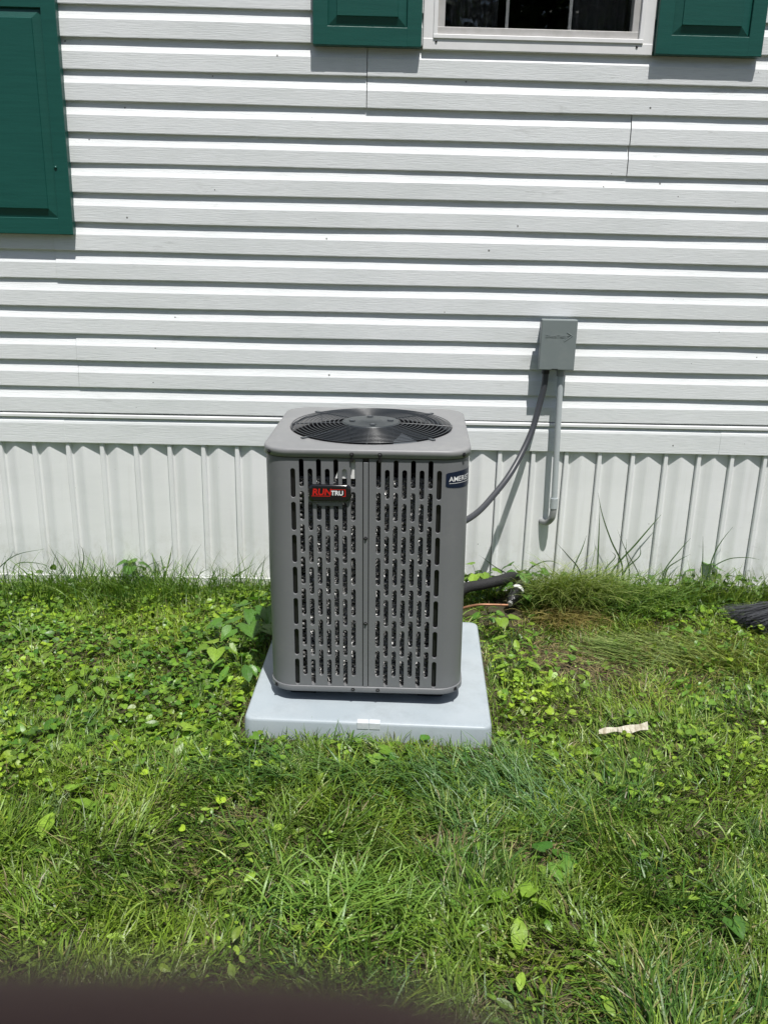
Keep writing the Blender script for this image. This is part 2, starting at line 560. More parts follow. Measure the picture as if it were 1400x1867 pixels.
# sheathing behind the siding, sides and back of the house
wb = MB()
wb.box(XL, WX0 - 0.0, 0.020, 0.10, 0.705, TOPZ)
wb.box(WX1 + 0.0, XR, 0.020, 0.10, 0.705, TOPZ)
wb.box(WX0, WX1, 0.020, 0.10, 0.705, WZ0)
wb.box(WX0, WX1, 0.014, 0.10, WZ1, TOPZ)
wb.box(XL, XL + 0.1, 0.10, 4.2, 0.02, TOPZ)
wb.box(XR - 0.1, XR, 0.10, 4.2, 0.02, TOPZ)
wb.box(XL, XR, 4.2, 4.3, 0.02, TOPZ)
wb.box(XL + 0.1, XR - 0.1, 0.10, 4.2, 0.70, 0.74)
wb.build('wall', M['skirt'], house)
rf = MB()
rf.add([(XL - 0.1, -0.10, TOPZ + 0.002), (XR + 0.1, -0.10, TOPZ + 0.002), (XR + 0.1, 2.15, TOPZ + 0.75), (XL - 0.1, 2.15, TOPZ + 0.75),
        (XL - 0.1, 4.4, TOPZ + 0.002), (XR + 0.1, 4.4, TOPZ + 0.002)],
       [(0, 1, 2, 3), (3, 2, 5, 4), (0, 4, 5, 1), (0, 3, 4), (1, 5, 2)])
rf.build('roof', M['roof'], house)

# J channel below the lowest course and the trim board over the skirting
tr = MB()
tr.extrude_profile([(0.012, 0.7865), (-0.004, 0.7865), (-0.0058, 0.789), (-0.0058, 0.7995), (-0.004, 0.8020), (0.004, 0.8035), (0.012, 0.804)],
                   XL, XR, 40, lambda x, z: 0.0012 * noise.noise((x * 1.5, 5, 1)))
tr.build('channel_trim', M['skirt'], house)
tprof = [(0.012, 0.6755), (0.0, 0.6720), (-0.0030, 0.6730), (-0.0036, 0.6755), (-0.0030, 0.7595), (-0.0010, 0.7690), (0.0040, 0.7780), (0.008, 0.7830), (0.0095, 0.7862)]
for (a, b, dy) in ((XL, -1.342, -0.0015), (-1.36, 1.592, 0.0), (1.572, XR, -0.0015)):
    m = MB()
    m.extrude_profile([(y + dy, z) for (y, z) in tprof], a, b, 24, lambda x, z: 0.0012 * noise.noise((x * 1.4, z, 4)))
    m.build('trim_board', M['siding'], house)

# skirting panels, one rib and one folded field each
def rib_x(i):
    return float(np.interp(i, [-20, 0, 6, 14, 22, 42], [-1.4976 - 3.0, -1.4976, -0.5969, 0.581, 1.782, 4.782]))
for i in range(-17, 38):
    a, b = rib_x(i), rib_x(i + 1)
    wv = b - a
    f = lambda t: a + t * wv
    rw = 0.019 / wv
    prof = [(f(0.0), 0.0255), (f(0.0) + 0.0008, 0.0050), (f(0.0) + 0.003, 0.0028), (f(rw) - 0.003, 0.0028), (f(rw), 0.0050), (f(rw) + 0.004, 0.0175), (f(rw) + 0.010, 0.0205),
            (f(0.52) - 0.008, 0.0052), (f(0.52), 0.0038), (f(0.52) + 0.008, 0.0050), (f(1.0) - 0.004, 0.0205), (f(1.0) - 0.0012, 0.0210), (f(1.0) - 0.0010, 0.026)]
    m = MB()
    ph = random.uniform(0, 9)
    nz = 8
    vs = []
    tilt = random.uniform(-0.0012, 0.0012)
    for j in range(nz + 1):
        z = 0.012 + (0.700 - 0.012) * j / nz
        for (x, y) in prof:
            vs.append((x + tilt * (1 - j / nz), y + 0.0022 * noise.noise((x * 2, z * 3 + ph, 1)), z))
    k = len(prof)
    fs = [(j * k + q, j * k + q + 1, (j + 1) * k + q + 1, (j + 1) * k + q) for j in range(nz) for q in range(k - 1)]
    m.add(vs, fs)
    m.build('skirting_panel', M['skirt'], house)
m = MB()
m.extrude_profile([(0.03, -0.05), (-0.010, -0.05), (-0.0105, 0.040), (-0.0085, 0.0425), (-0.004, 0.0405), (0.0015, 0.0405), (0.002, 0.02), (0.03, 0.02)], XL, XR, 30,
                  lambda x, z: 0.003 * noise.noise((x * 1.1, 2, 7)))
m.build('skirting_track', M['skirt'], house)

# ---- window
win = empty('window', (0, 0, 0)); win.parent = house
def frame_ring(x0, x1, z0, z1, wd, y0, y1, name, m, parent, bev=0.003):
    mb = MB()
    mb.bbox(x0, x1, y0, y1, z0, z0 + wd, bev)
    mb.bbox(x0, x1, y0, y1, z1 - wd, z1, bev)
    mb.bbox(x0, x0 + wd, y0 + 0.0012, y1, z0 + wd - 0.004, z1 - wd + 0.004, bev)
    mb.bbox(x1 - wd, x1, y0 + 0.0012, y1, z0 + wd - 0.004, z1 - wd + 0.004, bev)
    return mb.build(name, m, parent)
frame_ring(WX0, WX1, WZ0, WZ1, 0.042, -0.012, 0.05, 'window_frame', M['frame'], win)
frame_ring(WX0 + 0.040, WX1 - 0.040, WZ0 + 0.040, WZ1 - 0.040, 0.016, -0.017, 0.05, 'window_frame', M['frame'], win, 0.002)
frame_ring(WX0 + 0.054, WX1 - 0.054, WZ0 + 0.054, WZ1 - 0.054, 0.030, -0.003, 0.045, 'window_sash', M['sash'], win, 0.002)
gx0, gx1, gz0, gz1 = WX0 + 0.080, WX1 - 0.080, WZ0 + 0.080, WZ1 - 0.080
p = MB(); p.box(gx0, gx1, 0.008, 0.012, gz0, gz1); p.build('window_pane', M['glass'], win)
for t in (1 / 3, 2 / 3):
    x = gx0 + (gx1 - gx0) * t
    mm = MB(); mm.bbox(x - 0.006, x + 0.006, 0.014, 0.020, gz0, gz1, 0.001); mm.build('muntin', M['sash'], win)
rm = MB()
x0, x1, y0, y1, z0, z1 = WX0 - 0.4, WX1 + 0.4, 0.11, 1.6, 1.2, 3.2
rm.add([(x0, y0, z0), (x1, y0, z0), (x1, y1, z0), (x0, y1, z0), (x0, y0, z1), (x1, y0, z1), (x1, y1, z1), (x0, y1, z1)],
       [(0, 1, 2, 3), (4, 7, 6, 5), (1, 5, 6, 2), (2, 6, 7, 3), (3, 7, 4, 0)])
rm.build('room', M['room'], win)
for (cx0, cx1) in ((WX0 + 0.05, WX0 + 0.30), (WX1 - 0.32, WX1 - 0.05)):
    cl = []
    for i in range(41):
        x = cx0 + (cx1 - cx0) * i / 40
        cl.append((x, 0.10 + 0.012 * math.sin(i * 1.1)))
    c = MB()
    vs = [(x, y, z) for z in (2.2, 3.1) for (x, y) in cl]
    c.add(vs, [(i, i + 1, 41 + i + 1, 41 + i) for i in range(40)], True)
    c.build('curtain', M['curtain'], win)
for x in (WX0 + 0.052, WX1 - 0.062):
    s = MB(); s.lathe([(0.0045, 0), (0.0045, 0.003), (0.0, 0.004)], 10)
    o = s.build('weep_hole', M['black'], win); o.rotation_euler = (PI / 2, 0, 0); o.location = (x, -0.0118, WZ0 + 0.030)

# ---- shutters
def shutter(x0, x1, z0, z1, rails, label, front=-0.036):
    """rails: list of z positions of panel (lo, hi)"""
    e = empty('shutter', (0, 0, 0)); e.parent = house; e['label'] = label
    st = 0.058
    body = MB()
    # stiles and rails as solid bars
    body.bbox(x0, x0 + st, front, 0.006, z0, z1, 0.003)
    body.bbox(x1 - st, x1, front, 0.006, z0, z1, 0.003)
    edges = [z0] + [v for r in rails for v in r] + [z1]
    for k in range(0, len(edges), 2):
        body.bbox(x0 + st - 0.004, x1 - st + 0.004, front + 0.0008, 0.006, edges[k] , edges[k + 1], 0.0025)
    body.build('shutter_frame', M['shutter'], e)
    for (lo, hi) in rails:
        a, b = x0 + st, x1 - st
        iy = front + 0.011; oy = front - 0.002
        bw, g = 0.034, 0.002
        L = [[(a, 0.004, lo), (b, 0.004, lo), (b, 0.004, hi), (a, 0.004, hi)],
             [(a, iy, lo), (b, iy, lo), (b, iy, hi), (a, iy, hi)],
             [(a + bw, oy + 0.004, lo + bw), (b - bw, oy + 0.004, lo + bw), (b - bw, oy + 0.004, hi - bw), (a + bw, oy + 0.004, hi - bw)],
             [(a + bw + g, oy, lo + bw + g), (b - bw - g, oy, lo + bw + g), (b - bw - g, oy, hi - bw - g), (a + bw + g, oy, hi - bw - g)]]
        pm = MB(); pm.loops(L, close_last=True, smooth=False)
        fix_normals(pm.build('raised_panel', M['shutter'], e))
    return e
shutter(-0.243, 0.178, 2.284, 3.15, [(2.352, 2.68), (2.74, 3.085)], 'green shutter on the left side of the window')
shutter(1.090, 1.508, 2.282, 3.15, [(2.352, 2.68), (2.74, 3.085)], 'green shutter on the right side of the window')
sh = shutter(-1.640, -1.224, 1.557, 3.15, [(1.622, 2.385), (2.440, 3.085)], 'tall green shutter at the far left')
s = MB(); s.lathe([(0.006, 0), (0.0055, 0.0025), (0.0, 0.0035)], 12)
o = s.build('shutter_screw', M['shutter'], sh); o.rotation_euler = (PI / 2, 0, 0); o.location = (-1.273, -0.0372, 1.815)

# ------------------------------------------------------------------ pad
RZ = math.radians(-2.9)
pad = empty('equipment_pad', (0.033, -0.905, 0.0), 'light grey plastic equipment pad lying in the grass under the grey unit', 'pad', RZ)
def rsq(h, r, n=10, hx=None):
    hx = hx or h
    pts = []
    for (cx, cy, a0) in ((hx - r, h - r, 0), (-hx + r, h - r, 90), (-hx + r, -h + r, 180), (hx - r, -h + r, 270)):
        for k in range(n + 1):
            a = math.radians(a0 + 90 * k / n)
            pts.append((cx + r * math.cos(a), cy + r * math.sin(a)))
    return pts
pm = MB()
def ring(h, r, z, n=6): return [(x, y, z) for (x, y) in rsq(h, r, n)]
PH = 0.408
pm.loops([ring(PH + 0.004, 0.03, -0.01), ring(PH + 0.0015, 0.03, 0.060), ring(PH - 0.0005, 0.029, 0.0655), ring(PH - 0.004, 0.027, 0.0690), ring(PH - 0.009, 0.024, 0.0700), ring(PH - 0.020, 0.02, 0.0702)], close_last=True)
pm.build('pad_slab', M['pad'], pad)
t = MB(); t.bbox(-0.035, 0.004, -PH - 0.0035, -PH + 0.022, 0.046, 0.0712, 0.002)
t.build('label_strip', M['tape'], pad)
t = MB(); t.bbox(0.0055, 0.042, -PH - 0.0035, -PH + 0.022, 0.046, 0.0712, 0.002)
t.build('label_strip', M['tape'], pad)

# ------------------------------------------------------------------ air conditioner
ac = empty('air_conditioner', (0.021, -0.865, 0.075), 'grey louvred outdoor air conditioner unit standing on the light grey pad', 'air conditioner', RZ)
HW, RR = 0.325, 0.080
ZB, ZT = 0.058, 0.8585
FL = HW - RR
cols = [0.040 + 0.0272 * k for k in range(8)]
SW, SH, SPI = 0.0079, 0.0985, 0.1107
holes = []
for k, cx in enumerate(cols):
    zt0 = 0.860 if k % 2 == 0 else 0.824
    for j in range(7):
        top = min(zt0 - SPI * j, 0.8555); bot = zt0 - SPI * j - SH
        h = []
        for q in range(7):
            a = PI * q / 6
            h.append((cx + SW * math.cos(a), top - SW + SW * math.sin(a)))
        for q in range(7):
            a = PI + PI * q / 6
            h.append((cx + SW * math.cos(a), bot + SW + SW * math.sin(a)))
        holes.append(h)
outer = [(0.0105, ZB), (FL, ZB), (FL, ZT), (0.0105, ZT)]
polys = [[Vector((x, z, 0)) for (x, z) in outer]] + [[Vector((x, z, 0)) for (x, z) in reversed(h)] for h in holes]
TRI = tessellate_polygon(polys)
FLAT = [q for pl in polys for q in pl]

def half_face(mb, sgn, rot):
    """half of one louvred face; sgn mirrors in x, rot turns round z"""
    c, s_ = math.cos(rot), math.sin(rot)
    def T(x, y, z):
        x *= sgn
        return (x * c - y * s_, x * s_ + y * c, z)
    # lips: outward face, rounded slot edge, inward flange
    vs = [T(q.x, -HW, q.y) for q in FLAT]
    fs = []
    for tri in TRI:
        a, b, d = tri
        # make every face point outwards
        p, q, r = FLAT[a], FLAT[b], FLAT[d]
        ar = (q.x - p.x) * (r.y - p.y) - (q.y - p.y) * (r.x - p.x)
        f = (a, b, d) if ar > 0 else (a, d, b)
        fs.append(f if sgn > 0 else f[::-1])
    mb.add(vs, fs)
    for h in holes:
        n = len(h)
        cx = sum(x for x, z in h) / n; cz = sum(z for x, z in h) / n
        l0 = [T(x, -HW, z) for x, z in h]
        l1 = [T(cx + (x - cx) * 0.93, -HW + 0.0016, z + (0.0008 if z < cz else -0.0008)) for x, z in h]
        l2 = [T(cx + (x - cx) * 0.92, -HW + 0.0060, z + (0.0010 if z < cz else -0.0010)) for x, z in h]
        mb.add(l0 + l1 + l2, [(i + o, (i + 1) % n + o, (i + 1) % n + n + o, i + n + o) for o in (0, n) for i in range(n)])
    # folded edge at the centre seam
    mb.add([T(0.0105, -HW, ZB), T(0.0105, -HW, ZT), T(0.0100, -HW + 0.006, ZT), T(0.0100, -HW + 0.006, ZB)], [(0, 1, 2, 3)])

for k in range(4):
    mb = MB()
    half_face(mb, 1, k * PI / 2)
    half_face(mb, -1, (k + 1) * PI / 2)
    n = 14
    vs = []
    for q in range(n + 1):
        a = -PI / 2 + (PI / 2) * q / n
        x, y = FL + RR * math.cos(a), -FL + RR * math.sin(a)
        rc, rs = math.cos(k * PI / 2), math.sin(k * PI / 2)
        for z in (ZB, ZT):
            vs.append((x * rc - y * rs, x * rs + y * rc, z))
    mb.add(vs, [(2 * q, 2 * q + 2, 2 * q + 3, 2 * q + 1) for q in range(n)], True)
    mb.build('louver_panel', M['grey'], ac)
    # seam strip in the middle of each face
    sb = MB(); sb.bbox(-0.0075, 0.0075, -HW - 0.0012, -HW + 0.006, ZB + 0.001, ZT - 0.012, 0.0012)
    o = sb.build('seam_strip', M['grey'], ac); o.rotation_euler = (0, 0, k * PI / 2)
    bk = MB(); bk.box(-0.03, 0.03, -HW + 0.0065, -HW + 0.012, ZB, ZT)
    o = bk.build('seam_backing', M['black'], ac); o.rotation_euler = (0, 0, k * PI / 2)

ac.rotation_euler = (0, math.radians(-0.8), RZ)
# base pan with rim
bp_ = MB()
bp_.loops([ring(HW - 0.022, 0.075, 0.040, 12), ring(HW - 0.002, 0.082, 0.0385, 12), ring(HW + 0.003, 0.084, 0.0395, 12), ring(HW + 0.0042, 0.085, 0.0415, 12),
           ring(HW + 0.0042, 0.085, 0.0575, 12), ring(HW + 0.0032, 0.084, 0.0595, 12), ring(HW - 0.006, 0.08, 0.0595, 12)], close_last=True)
fix_normals(bp_.build('base_pan', M['grey'], ac))
for (x, y) in ((-.22, -.22), (.22, -.22), (-.22, .22), (.22, .22)):
    f_ = MB(); f_.bbox(x - 0.045, x + 0.045, y - 0.045, y + 0.045, -0.004, 0.043, 0.004)
    f_.build('foot', M['black'], ac)

# top cover: rounded square that closes to the fan opening
NR = 13 * 4
def dense(h, r, n=12, side=16):
    base = rsq(h, r, n)
    res = []
    for i, p in enumerate(base):
        q = base[(i + 1) % len(base)]
        res.append(p)
        if i % (n + 1) == n:
            res += [(p[0] + (q[0] - p[0]) * k / side, p[1] + (q[1] - p[1]) * k / side) for k in range(1, side)]
    return res
def capring(h, r, z, n=12):
    return [(x, y, z) for (x, y) in dense(h, r, n)]
def capblend(h, r, z, t, rad):
    res = []
    for (x, y) in dense(h, r, 12):
        a = math.atan2(y, x)
        cx, cy = rad * math.cos(a), rad * math.sin(a)
        res.append((x + (cx - x) * t, y + (cy - y) * t, z))
    return res
FR = 0.281
cp = MB()
H2 = HW + 0.0055
cp.loops([capring(H2 - 0.003, 0.084, 0.8625), capring(H2, 0.086, 0.862), capring(H2, 0.086, 0.881), capring(H2 - 0.0008, 0.086, 0.8845), capring(H2 - 0.003, 0.085, 0.8872), capring(H2 - 0.0065, 0.083, 0.8885),
          capblend(H2 - 0.0065, 0.083, 0.8905, 0.3, FR), capblend(H2 - 0.0065, 0.083, 0.8922, 0.75, FR), capblend(H2 - 0.0065, 0.083, 0.8932, 0.97, FR),
          capblend(H2, 0.083, 0.8924, 1, FR - 0.001), capblend(H2, 0.083, 0.889, 1, FR - 0.004), capblend(H2, 0.083, 0.860, 1, FR - 0.005)])
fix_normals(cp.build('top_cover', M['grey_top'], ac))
sh_ = MB(); sh_.lathe([(FR - 0.0048, 0.8605), (FR - 0.009, 0.80), (FR - 0.012, 0.70), (0.0, 0.66)], 48)
sh_.build('fan_shroud', M['black'], ac)

gk = MB(); gk.loops([ring(HW - 0.0025, 0.079, 0.852, 12), ring(HW - 0.0025, 0.079, 0.8635, 12)]); gk.build('cover_gap_shade', M['black'], ac)  # black ring painting in the shade of the gap under the cover
# wire guard
gd = empty('fan_guard', (0, 0, 0)); gd.parent = ac
def dome(r): return 0.897 + 0.010 * (1 - (r / FR) ** 2)
wr = MB()
for k in range(13):
    r = 0.100 + (FR - 0.007 - 0.100) * k / 12
    pts = [(r * math.cos(2 * PI * i / 72), r * math.sin(2 * PI * i / 72), dome(r)) for i in range(72)]
    wr.tube(pts, 0.0014, 6, closed=True)
wo = wr.build('guard_ring', M['black_wire'], gd); wo['kind'] = 'stuff'
for k in range(8):
    a = PI / 4 * k + 0.0
    pts = [(r * math.cos(a), r * math.sin(a), dome(r) - 0.0036) for r in np.linspace(0.02, FR - 0.004 + (0.016 if k % 2 else 0), 8)]
    s = MB(); s.tube(pts, 0.0022, 6); s.build('guard_spoke', M['black_wire'], gd)
    if k % 2:
        s = MB()
        c, sn = math.cos(a), math.sin(a)
        s.bbox(-0.012, 0.012, -0.007, 0.007, 0, 0.004, 0.0015)
        o = s.build('guard_clip', M['black_wire'], gd); o.location = ((FR + 0.010) * c, (FR + 0.010) * sn, 0.8930); o.rotation_euler = (0, 0, a)
pl = MB(); pl.lathe([(0.0, dome(0) + 0.0055), (0.035, dome(0) + 0.0055), (0.040, dome(0) + 0.003), (0.088, dome(.09) + 0.0025), (0.097, dome(.09) + 0.001), (0.098, dome(.09) - 0.004)], 40)
fix_normals(pl.build('motor_plate', M['motor'], gd))
for k in range(4):
    a = PI / 2 * k + 0.12
    s = MB(); s.lathe([(0.011, 0), (0.011, 0.004), (0.007, 0.006), (0, 0.0062)], 6, (0.066 * math.cos(a), 0.066 * math.sin(a), dome(.07) + 0.0015), smooth=False)
    s.build('bolt', M['black_wire'], gd)
fan = empty('fan', (0, 0, 0)); fan.parent = ac
hb = MB(); hb.lathe([(0.0, 0.80), (0.055, 0.80), (0.06, 0.79), (0.06, 0.70), (0.0, 0.70)], 24); hb.build('fan_hub', M['motor'], fan)
mt = MB(); mt.lathe([(0.0, 0.888), (0.075, 0.886), (0.078, 0.87), (0.078, 0.805), (0.0, 0.805)], 24); mt.build('fan_motor', M['black'], fan)
for k in range(4):
    vs = []; nr, na = 6, 8
    for i in range(nr + 1):
        r = 0.055 + (FR - 0.022 - 0.055) * i / nr
        wd = math.radians(58 - 10 * i / nr)
        for j in range(na + 1):
            t_ = j / na - 0.5
            a = k * PI / 2 + t_ * wd + 0.25 * i / nr + 0.5
            vs.append((r * math.cos(a), r * math.sin(a), 0.775 + 0.075 * t_ * (0.6 + 0.4 * i / nr)))
    b = MB(); b.add(vs, [(i * (na + 1) + j, i * (na + 1) + j + 1, (i + 1) * (na + 1) + j + 1, (i + 1) * (na + 1) + j) for i in range(nr) for j in range(na)], True)
    b.build('fan_blade', M['fan'], fan)

# coil behind the louvres: stacked tubes with bristling aluminium fins
coil = empty('coil', (0, 0, 0)); coil.parent = ac
ctb = MB()
CI = HW - 0.036
nt_ = 42
for k in range(nt_):
    z = 0.060 + 0.0176 * k
    jj = random.uniform(-0.002, 0.002)
    ctb.tube([(x, y, z + jj) for (x, y) in rsq(CI, 0.06, 5)], 0.0078, 6, closed=True)
o = ctb.build('coil_tube', M['tube'], coil); o['kind'] = 'stuff'
nsp = 36000
al = MB()
sv = []
for i in range(nsp):
    k = random.randrange(nt_)
    z = 0.060 + 0.0176 * k
    face = random.choices((0, 1, 2, 3), (0.55, 0.18, 0.09, 0.18))[0]
    u = random.uniform(-CI + 0.05, CI - 0.05)
    if abs(u) > 0.205: continue
    an = random.gauss(0, 0.9)
    rr_ = random.uniform(0.010, 0.017)
    ww = random.uniform(0.0006, 0.0013)
    du = random.gauss(0, 0.003)
    p0 = (u, -CI - 0.006 * math.cos(an), z + 0.006 * math.sin(an))
    p1 = (u + du, -CI - rr_ * math.cos(an), z + rr_ * math.sin(an))
    tw = random.uniform(-0.8, 0.8)
    a_ = (p0[0] - ww, p0[1], p0[2]); b_ = (p0[0] + ww, p0[1], p0[2])
    c_ = (p1[0] + ww * math.cos(tw), p1[1] + ww * math.sin(tw), p1[2]); d_ = (p1[0] - ww * math.cos(tw), p1[1] - ww * math.sin(tw), p1[2])
    cr, sr = math.cos(face * PI / 2), math.sin(face * PI / 2)
    sv += [(x * cr - y * sr, x * sr + y * cr, zz) for (x, y, zz) in (a_, b_, c_, d_)]
al.add(sv, [(4 * i, 4 * i + 1, 4 * i + 2, 4 * i + 3) for i in range(len(sv) // 4)])
o = al.build('coil_fin', M['alu'], coil); o['kind'] = 'stuff'
lin = MB()
lin.loops([ring(CI - 0.018, 0.05, 0.05), ring(CI - 0.018, 0.05, 0.80)])
lin.build('inner_liner', M['black'], coil)
for (sx, sy) in ((1, 1), (1, -1), (-1, 1), (-1, -1)):
    cpst = MB()
    for (ax, bx, ay, by) in ((0.213, 0.266, 0.306, 0.312), (0.306, 0.312, 0.213, 0.266)):
        x0, x1 = sorted((sx * ax, sx * bx)); y0, y1 = sorted((sy * ay, sy * by))
        cpst.box(x0, x1, y0, y1, ZB + 0.002, ZT - 0.002)
    cpst.build('corner_post', M['black'], ac)

# paper tag behind the louvres, upper left of the seam
pt = MB()
y = -HW + 0.0105
pt.add([(-0.098, y, 0.790), (-0.0315, y, 0.790), (-0.0315, y, 0.858), (-0.067, y, 0.858), (-0.082, y, 0.830),
        (-0.098, y + 0.0006, 0.790), (-0.0315, y + 0.0006, 0.790), (-0.0315, y + 0.0006, 0.858), (-0.067, y + 0.0006, 0.858), (-0.082, y + 0.0006, 0.830)],
       [(0, 1, 2, 3, 4), (9, 8, 7, 6, 5)] + [(i, (i + 1) % 5, (i + 1) % 5 + 5, i + 5) for i in range(5)])
fix_normals(pt.build('paper_tag', M['paper'], ac))['label'] = 'white paper tag showing through the upper left louvres'

def screw(x, y, z, rot=0.0, parent=ac, m='screw', r=0.0045):
    s = MB()
    s.lathe([(r * 1.7, 0), (r * 1.7, 0.0014), (r, 0.0016), (r, 0.005), (r * 0.8, 0.0058), (0, 0.0058)], 6, smooth=False)
    o = s.build('screw', M[m], parent)
    o.location = (x, y, z); o.rotation_euler = (PI / 2, 0, rot)
    return o
for (x, z) in ((-0.044, 0.872), (0.044, 0.872)):
    screw(x, -H2 - 0.0002, z)
    s = MB(); s.bbox(x - 0.005, x + 0.005, -H2 - 0.002, -HW - 0.0005, 0.848, 0.863, 0.001); s.build('screw_clip', M['screw'], ac)
for s_ in (-1, 1):
    a = PI / 4 * s_
    screw(s_ * (FL + 0.086 * math.sin(PI / 4)), -FL - 0.086 * math.cos(PI / 4), 0.872, a)
    screw(s_ * (FL + 0.085 * math.sin(PI / 4)), -FL - 0.085 * math.cos(PI / 4), 0.050, a)
for z in (0.595, 0.295):
    screw(0.0, -HW - 0.0012, z, r=0.0038)
for x in (-0.042, 0.042):
    screw(x, -HW - 0.0042, 0.050, r=0.0042)

# name badge
bd = empty('badge', (-0.1135, -HW, 0.745)); bd.parent = ac
def barrel(hx, hz, bul, y, n=10):
    pts = []
    cr = 0.012
    # rounded rectangle with bulging top and bottom
    for (x, z) in rsq(hz, cr, 5, hx):
        t = 1 - (x / hx) ** 2
        pts.append((x, y, z + (bul * t if z > 0 else -bul * t) * abs(z) / hz))
    return pts
b = MB()
b.loops([barrel(0.066, 0.026, 0.007, 0.001), barrel(0.067, 0.027, 0.007, -0.004), barrel(0.066, 0.026, 0.007, -0.0085), barrel(0.062, 0.0225, 0.0065, -0.0112), barrel(0.058, 0.019, 0.006, -0.0115)], close_last=True)
fix_normals(b.build('badge_plate', M['badge'], bd))
# narrower lower lip of the badge
b = MB()
lip = [(-0.052, -0.024), (0.052, -0.024), (0.036, -0.042), (-0.036, -0.042)]
b.add([(x, 0.0, z) for x, z in lip] + [(x * 0.97, -0.004, z) for x, z in lip], [(3, 2, 1, 0), (4, 5, 6, 7)] + [(i, (i + 1) % 4, (i + 1) % 4 + 4, i + 4) for i in range(4)])
fix_normals(b.build('badge_lip', M['grey'], bd))
def letter(txt, size, x, z, m, y=-0.0118, shear=0.0, sx=1.0, parent=bd, name='lettering', depth=0.0003, offset=0.0):
    vs, fs = text_mesh(txt, size, depth, shear, sx, offset)
    t = MB(); t.add([(x + v.x, y - v.z, z + v.y) for v in vs], fs)
    return t.build(name, m, parent)
letter('RUN', 0.0285, -0.0555, -0.004, M['red'], shear=0.12, sx=1.02, offset=0.0009)
letter('TRU', 0.0205, 0.0040, -0.004, M['white'], sx=1.0, offset=0.0007)
for (x0, x1, z0, z1) in ((-0.057, 0.002, -0.0085, -0.0068), (0.004, 0.0505, 0.0135, 0.0150), (0.0478, 0.0505, -0.0085, 0.0133), (0.040, 0.0476, -0.0085, -0.0070)):
    q = MB(); q.box(x0, x1, -0.0122, -0.0110, z0, z1); q.build('badge_line', M['red'], bd)

# curved maker's sticker on the right front corner
stk = empty('sticker', (0, 0, 0)); stk.parent = ac
def onarc(s, z, off):
    """s: arc length from the start of the right front corner"""
    if s < 0: return (FL + s, -HW - off, z)
    th = s / RR
    if th > PI / 2:
        return (HW + off, -FL + (s - RR * PI / 2), z)
    return (FL + (RR + off) * math.sin(th), -FL - (RR + off) * math.cos(th), z)
m = MB()
n = 28
S0, S1, ZC = 0.006, 0.158, 0.793
vs = []
for i in range(n + 1):
    t_ = i / n
    s_ = S0 + (S1 - S0) * t_
    hh = 0.0225 + 0.006 * (1 - (2 * t_ - 1) ** 2)
    e_ = min(t_, 1 - t_) * n
    if e_ < 1: hh -= 0.003
    for z in (ZC - hh, ZC + hh):
        vs.append(onarc(s_, z, 0.0008))
m.add(vs, [(2 * i, 2 * i + 2, 2 * i + 3, 2 * i + 1) for i in range(n)], True)
m.build('sticker_sheet', M['navy'], stk)
vs, fs = text_mesh('AMERISTAR', 0.0235, 0, 0, 0.95, 0.0001)
t = MB(); t.add([onarc(S0 + 0.010 + v.x, ZC - 0.005 + v.y, 0.0013) for v in vs], fs); t.build('lettering', M['white'], stk)
m = MB()
vs = [onarc(S0 + 0.011 + 0.128 * i / 24, ZC - 0.0115 + dz, 0.0012) for i in range(25) for dz in (0, 0.0012)]
m.add(vs, [(2 * i, 2 * i + 2, 2 * i + 3, 2 * i + 1) for i in range(24)]); m.build('sticker_line', M['white'], stk)

# ------------------------------------------------------------------ disconnect box, conduit, whip
dbx = empty('disconnect_box', (0.795, 0.0, 1.05), 'grey electrical disconnect box mounted on the white siding', 'electrical box')
b = MB(); b.bbox(-0.066, 0.066, -0.062, 0.010, 0.004, 0.206, 0.003); b.build('box_body', M['box'], dbx)
b = MB()
b.bbox(-0.0765, 0.0745, -0.086, -0.050, 0.000, 0.2125, 0.004)
b.build('box_cover', M['box'], dbx)
b = MB(); b.box(-0.021, 0.006, -0.0866, -0.080, 0.0035, 0.0068); b.build('cover_slot', M['black'], dbx)
vs, fs = text_mesh('DiversiTech', 0.0165, 0.0014, 0, 1.0, 0.0001)
b = MB(); b.add([(-0.058 + v.x * 1.06, -0.0862 - v.z, 0.138 + v.y) for v in vs], fs); b.build('lettering', M['box'], dbx)
b = MB()
for (p0, p1) in (((0.032, 0.160), (0.056, 0.146)), ((0.056, 0.1465), (0.022, 0.1225))):
    b.tube([(p0[0], -0.0862, p0[1]), (p1[0], -0.0862, p1[1])], 0.0016, 5)
b.tube([(0.030, -0.0862, 0.147), (0.046, -0.0862, 0.1455), (0.018, -0.0862, 0.127)], 0.0010, 5)
b.build('arrow_mark', M['box'], dbx)
b = MB(); b.tube([(0.022, -0.045, -0.006), (0.022, -0.045, 0.008)], 0.022, 16); b.build('box_hub', M['box'], dbx)

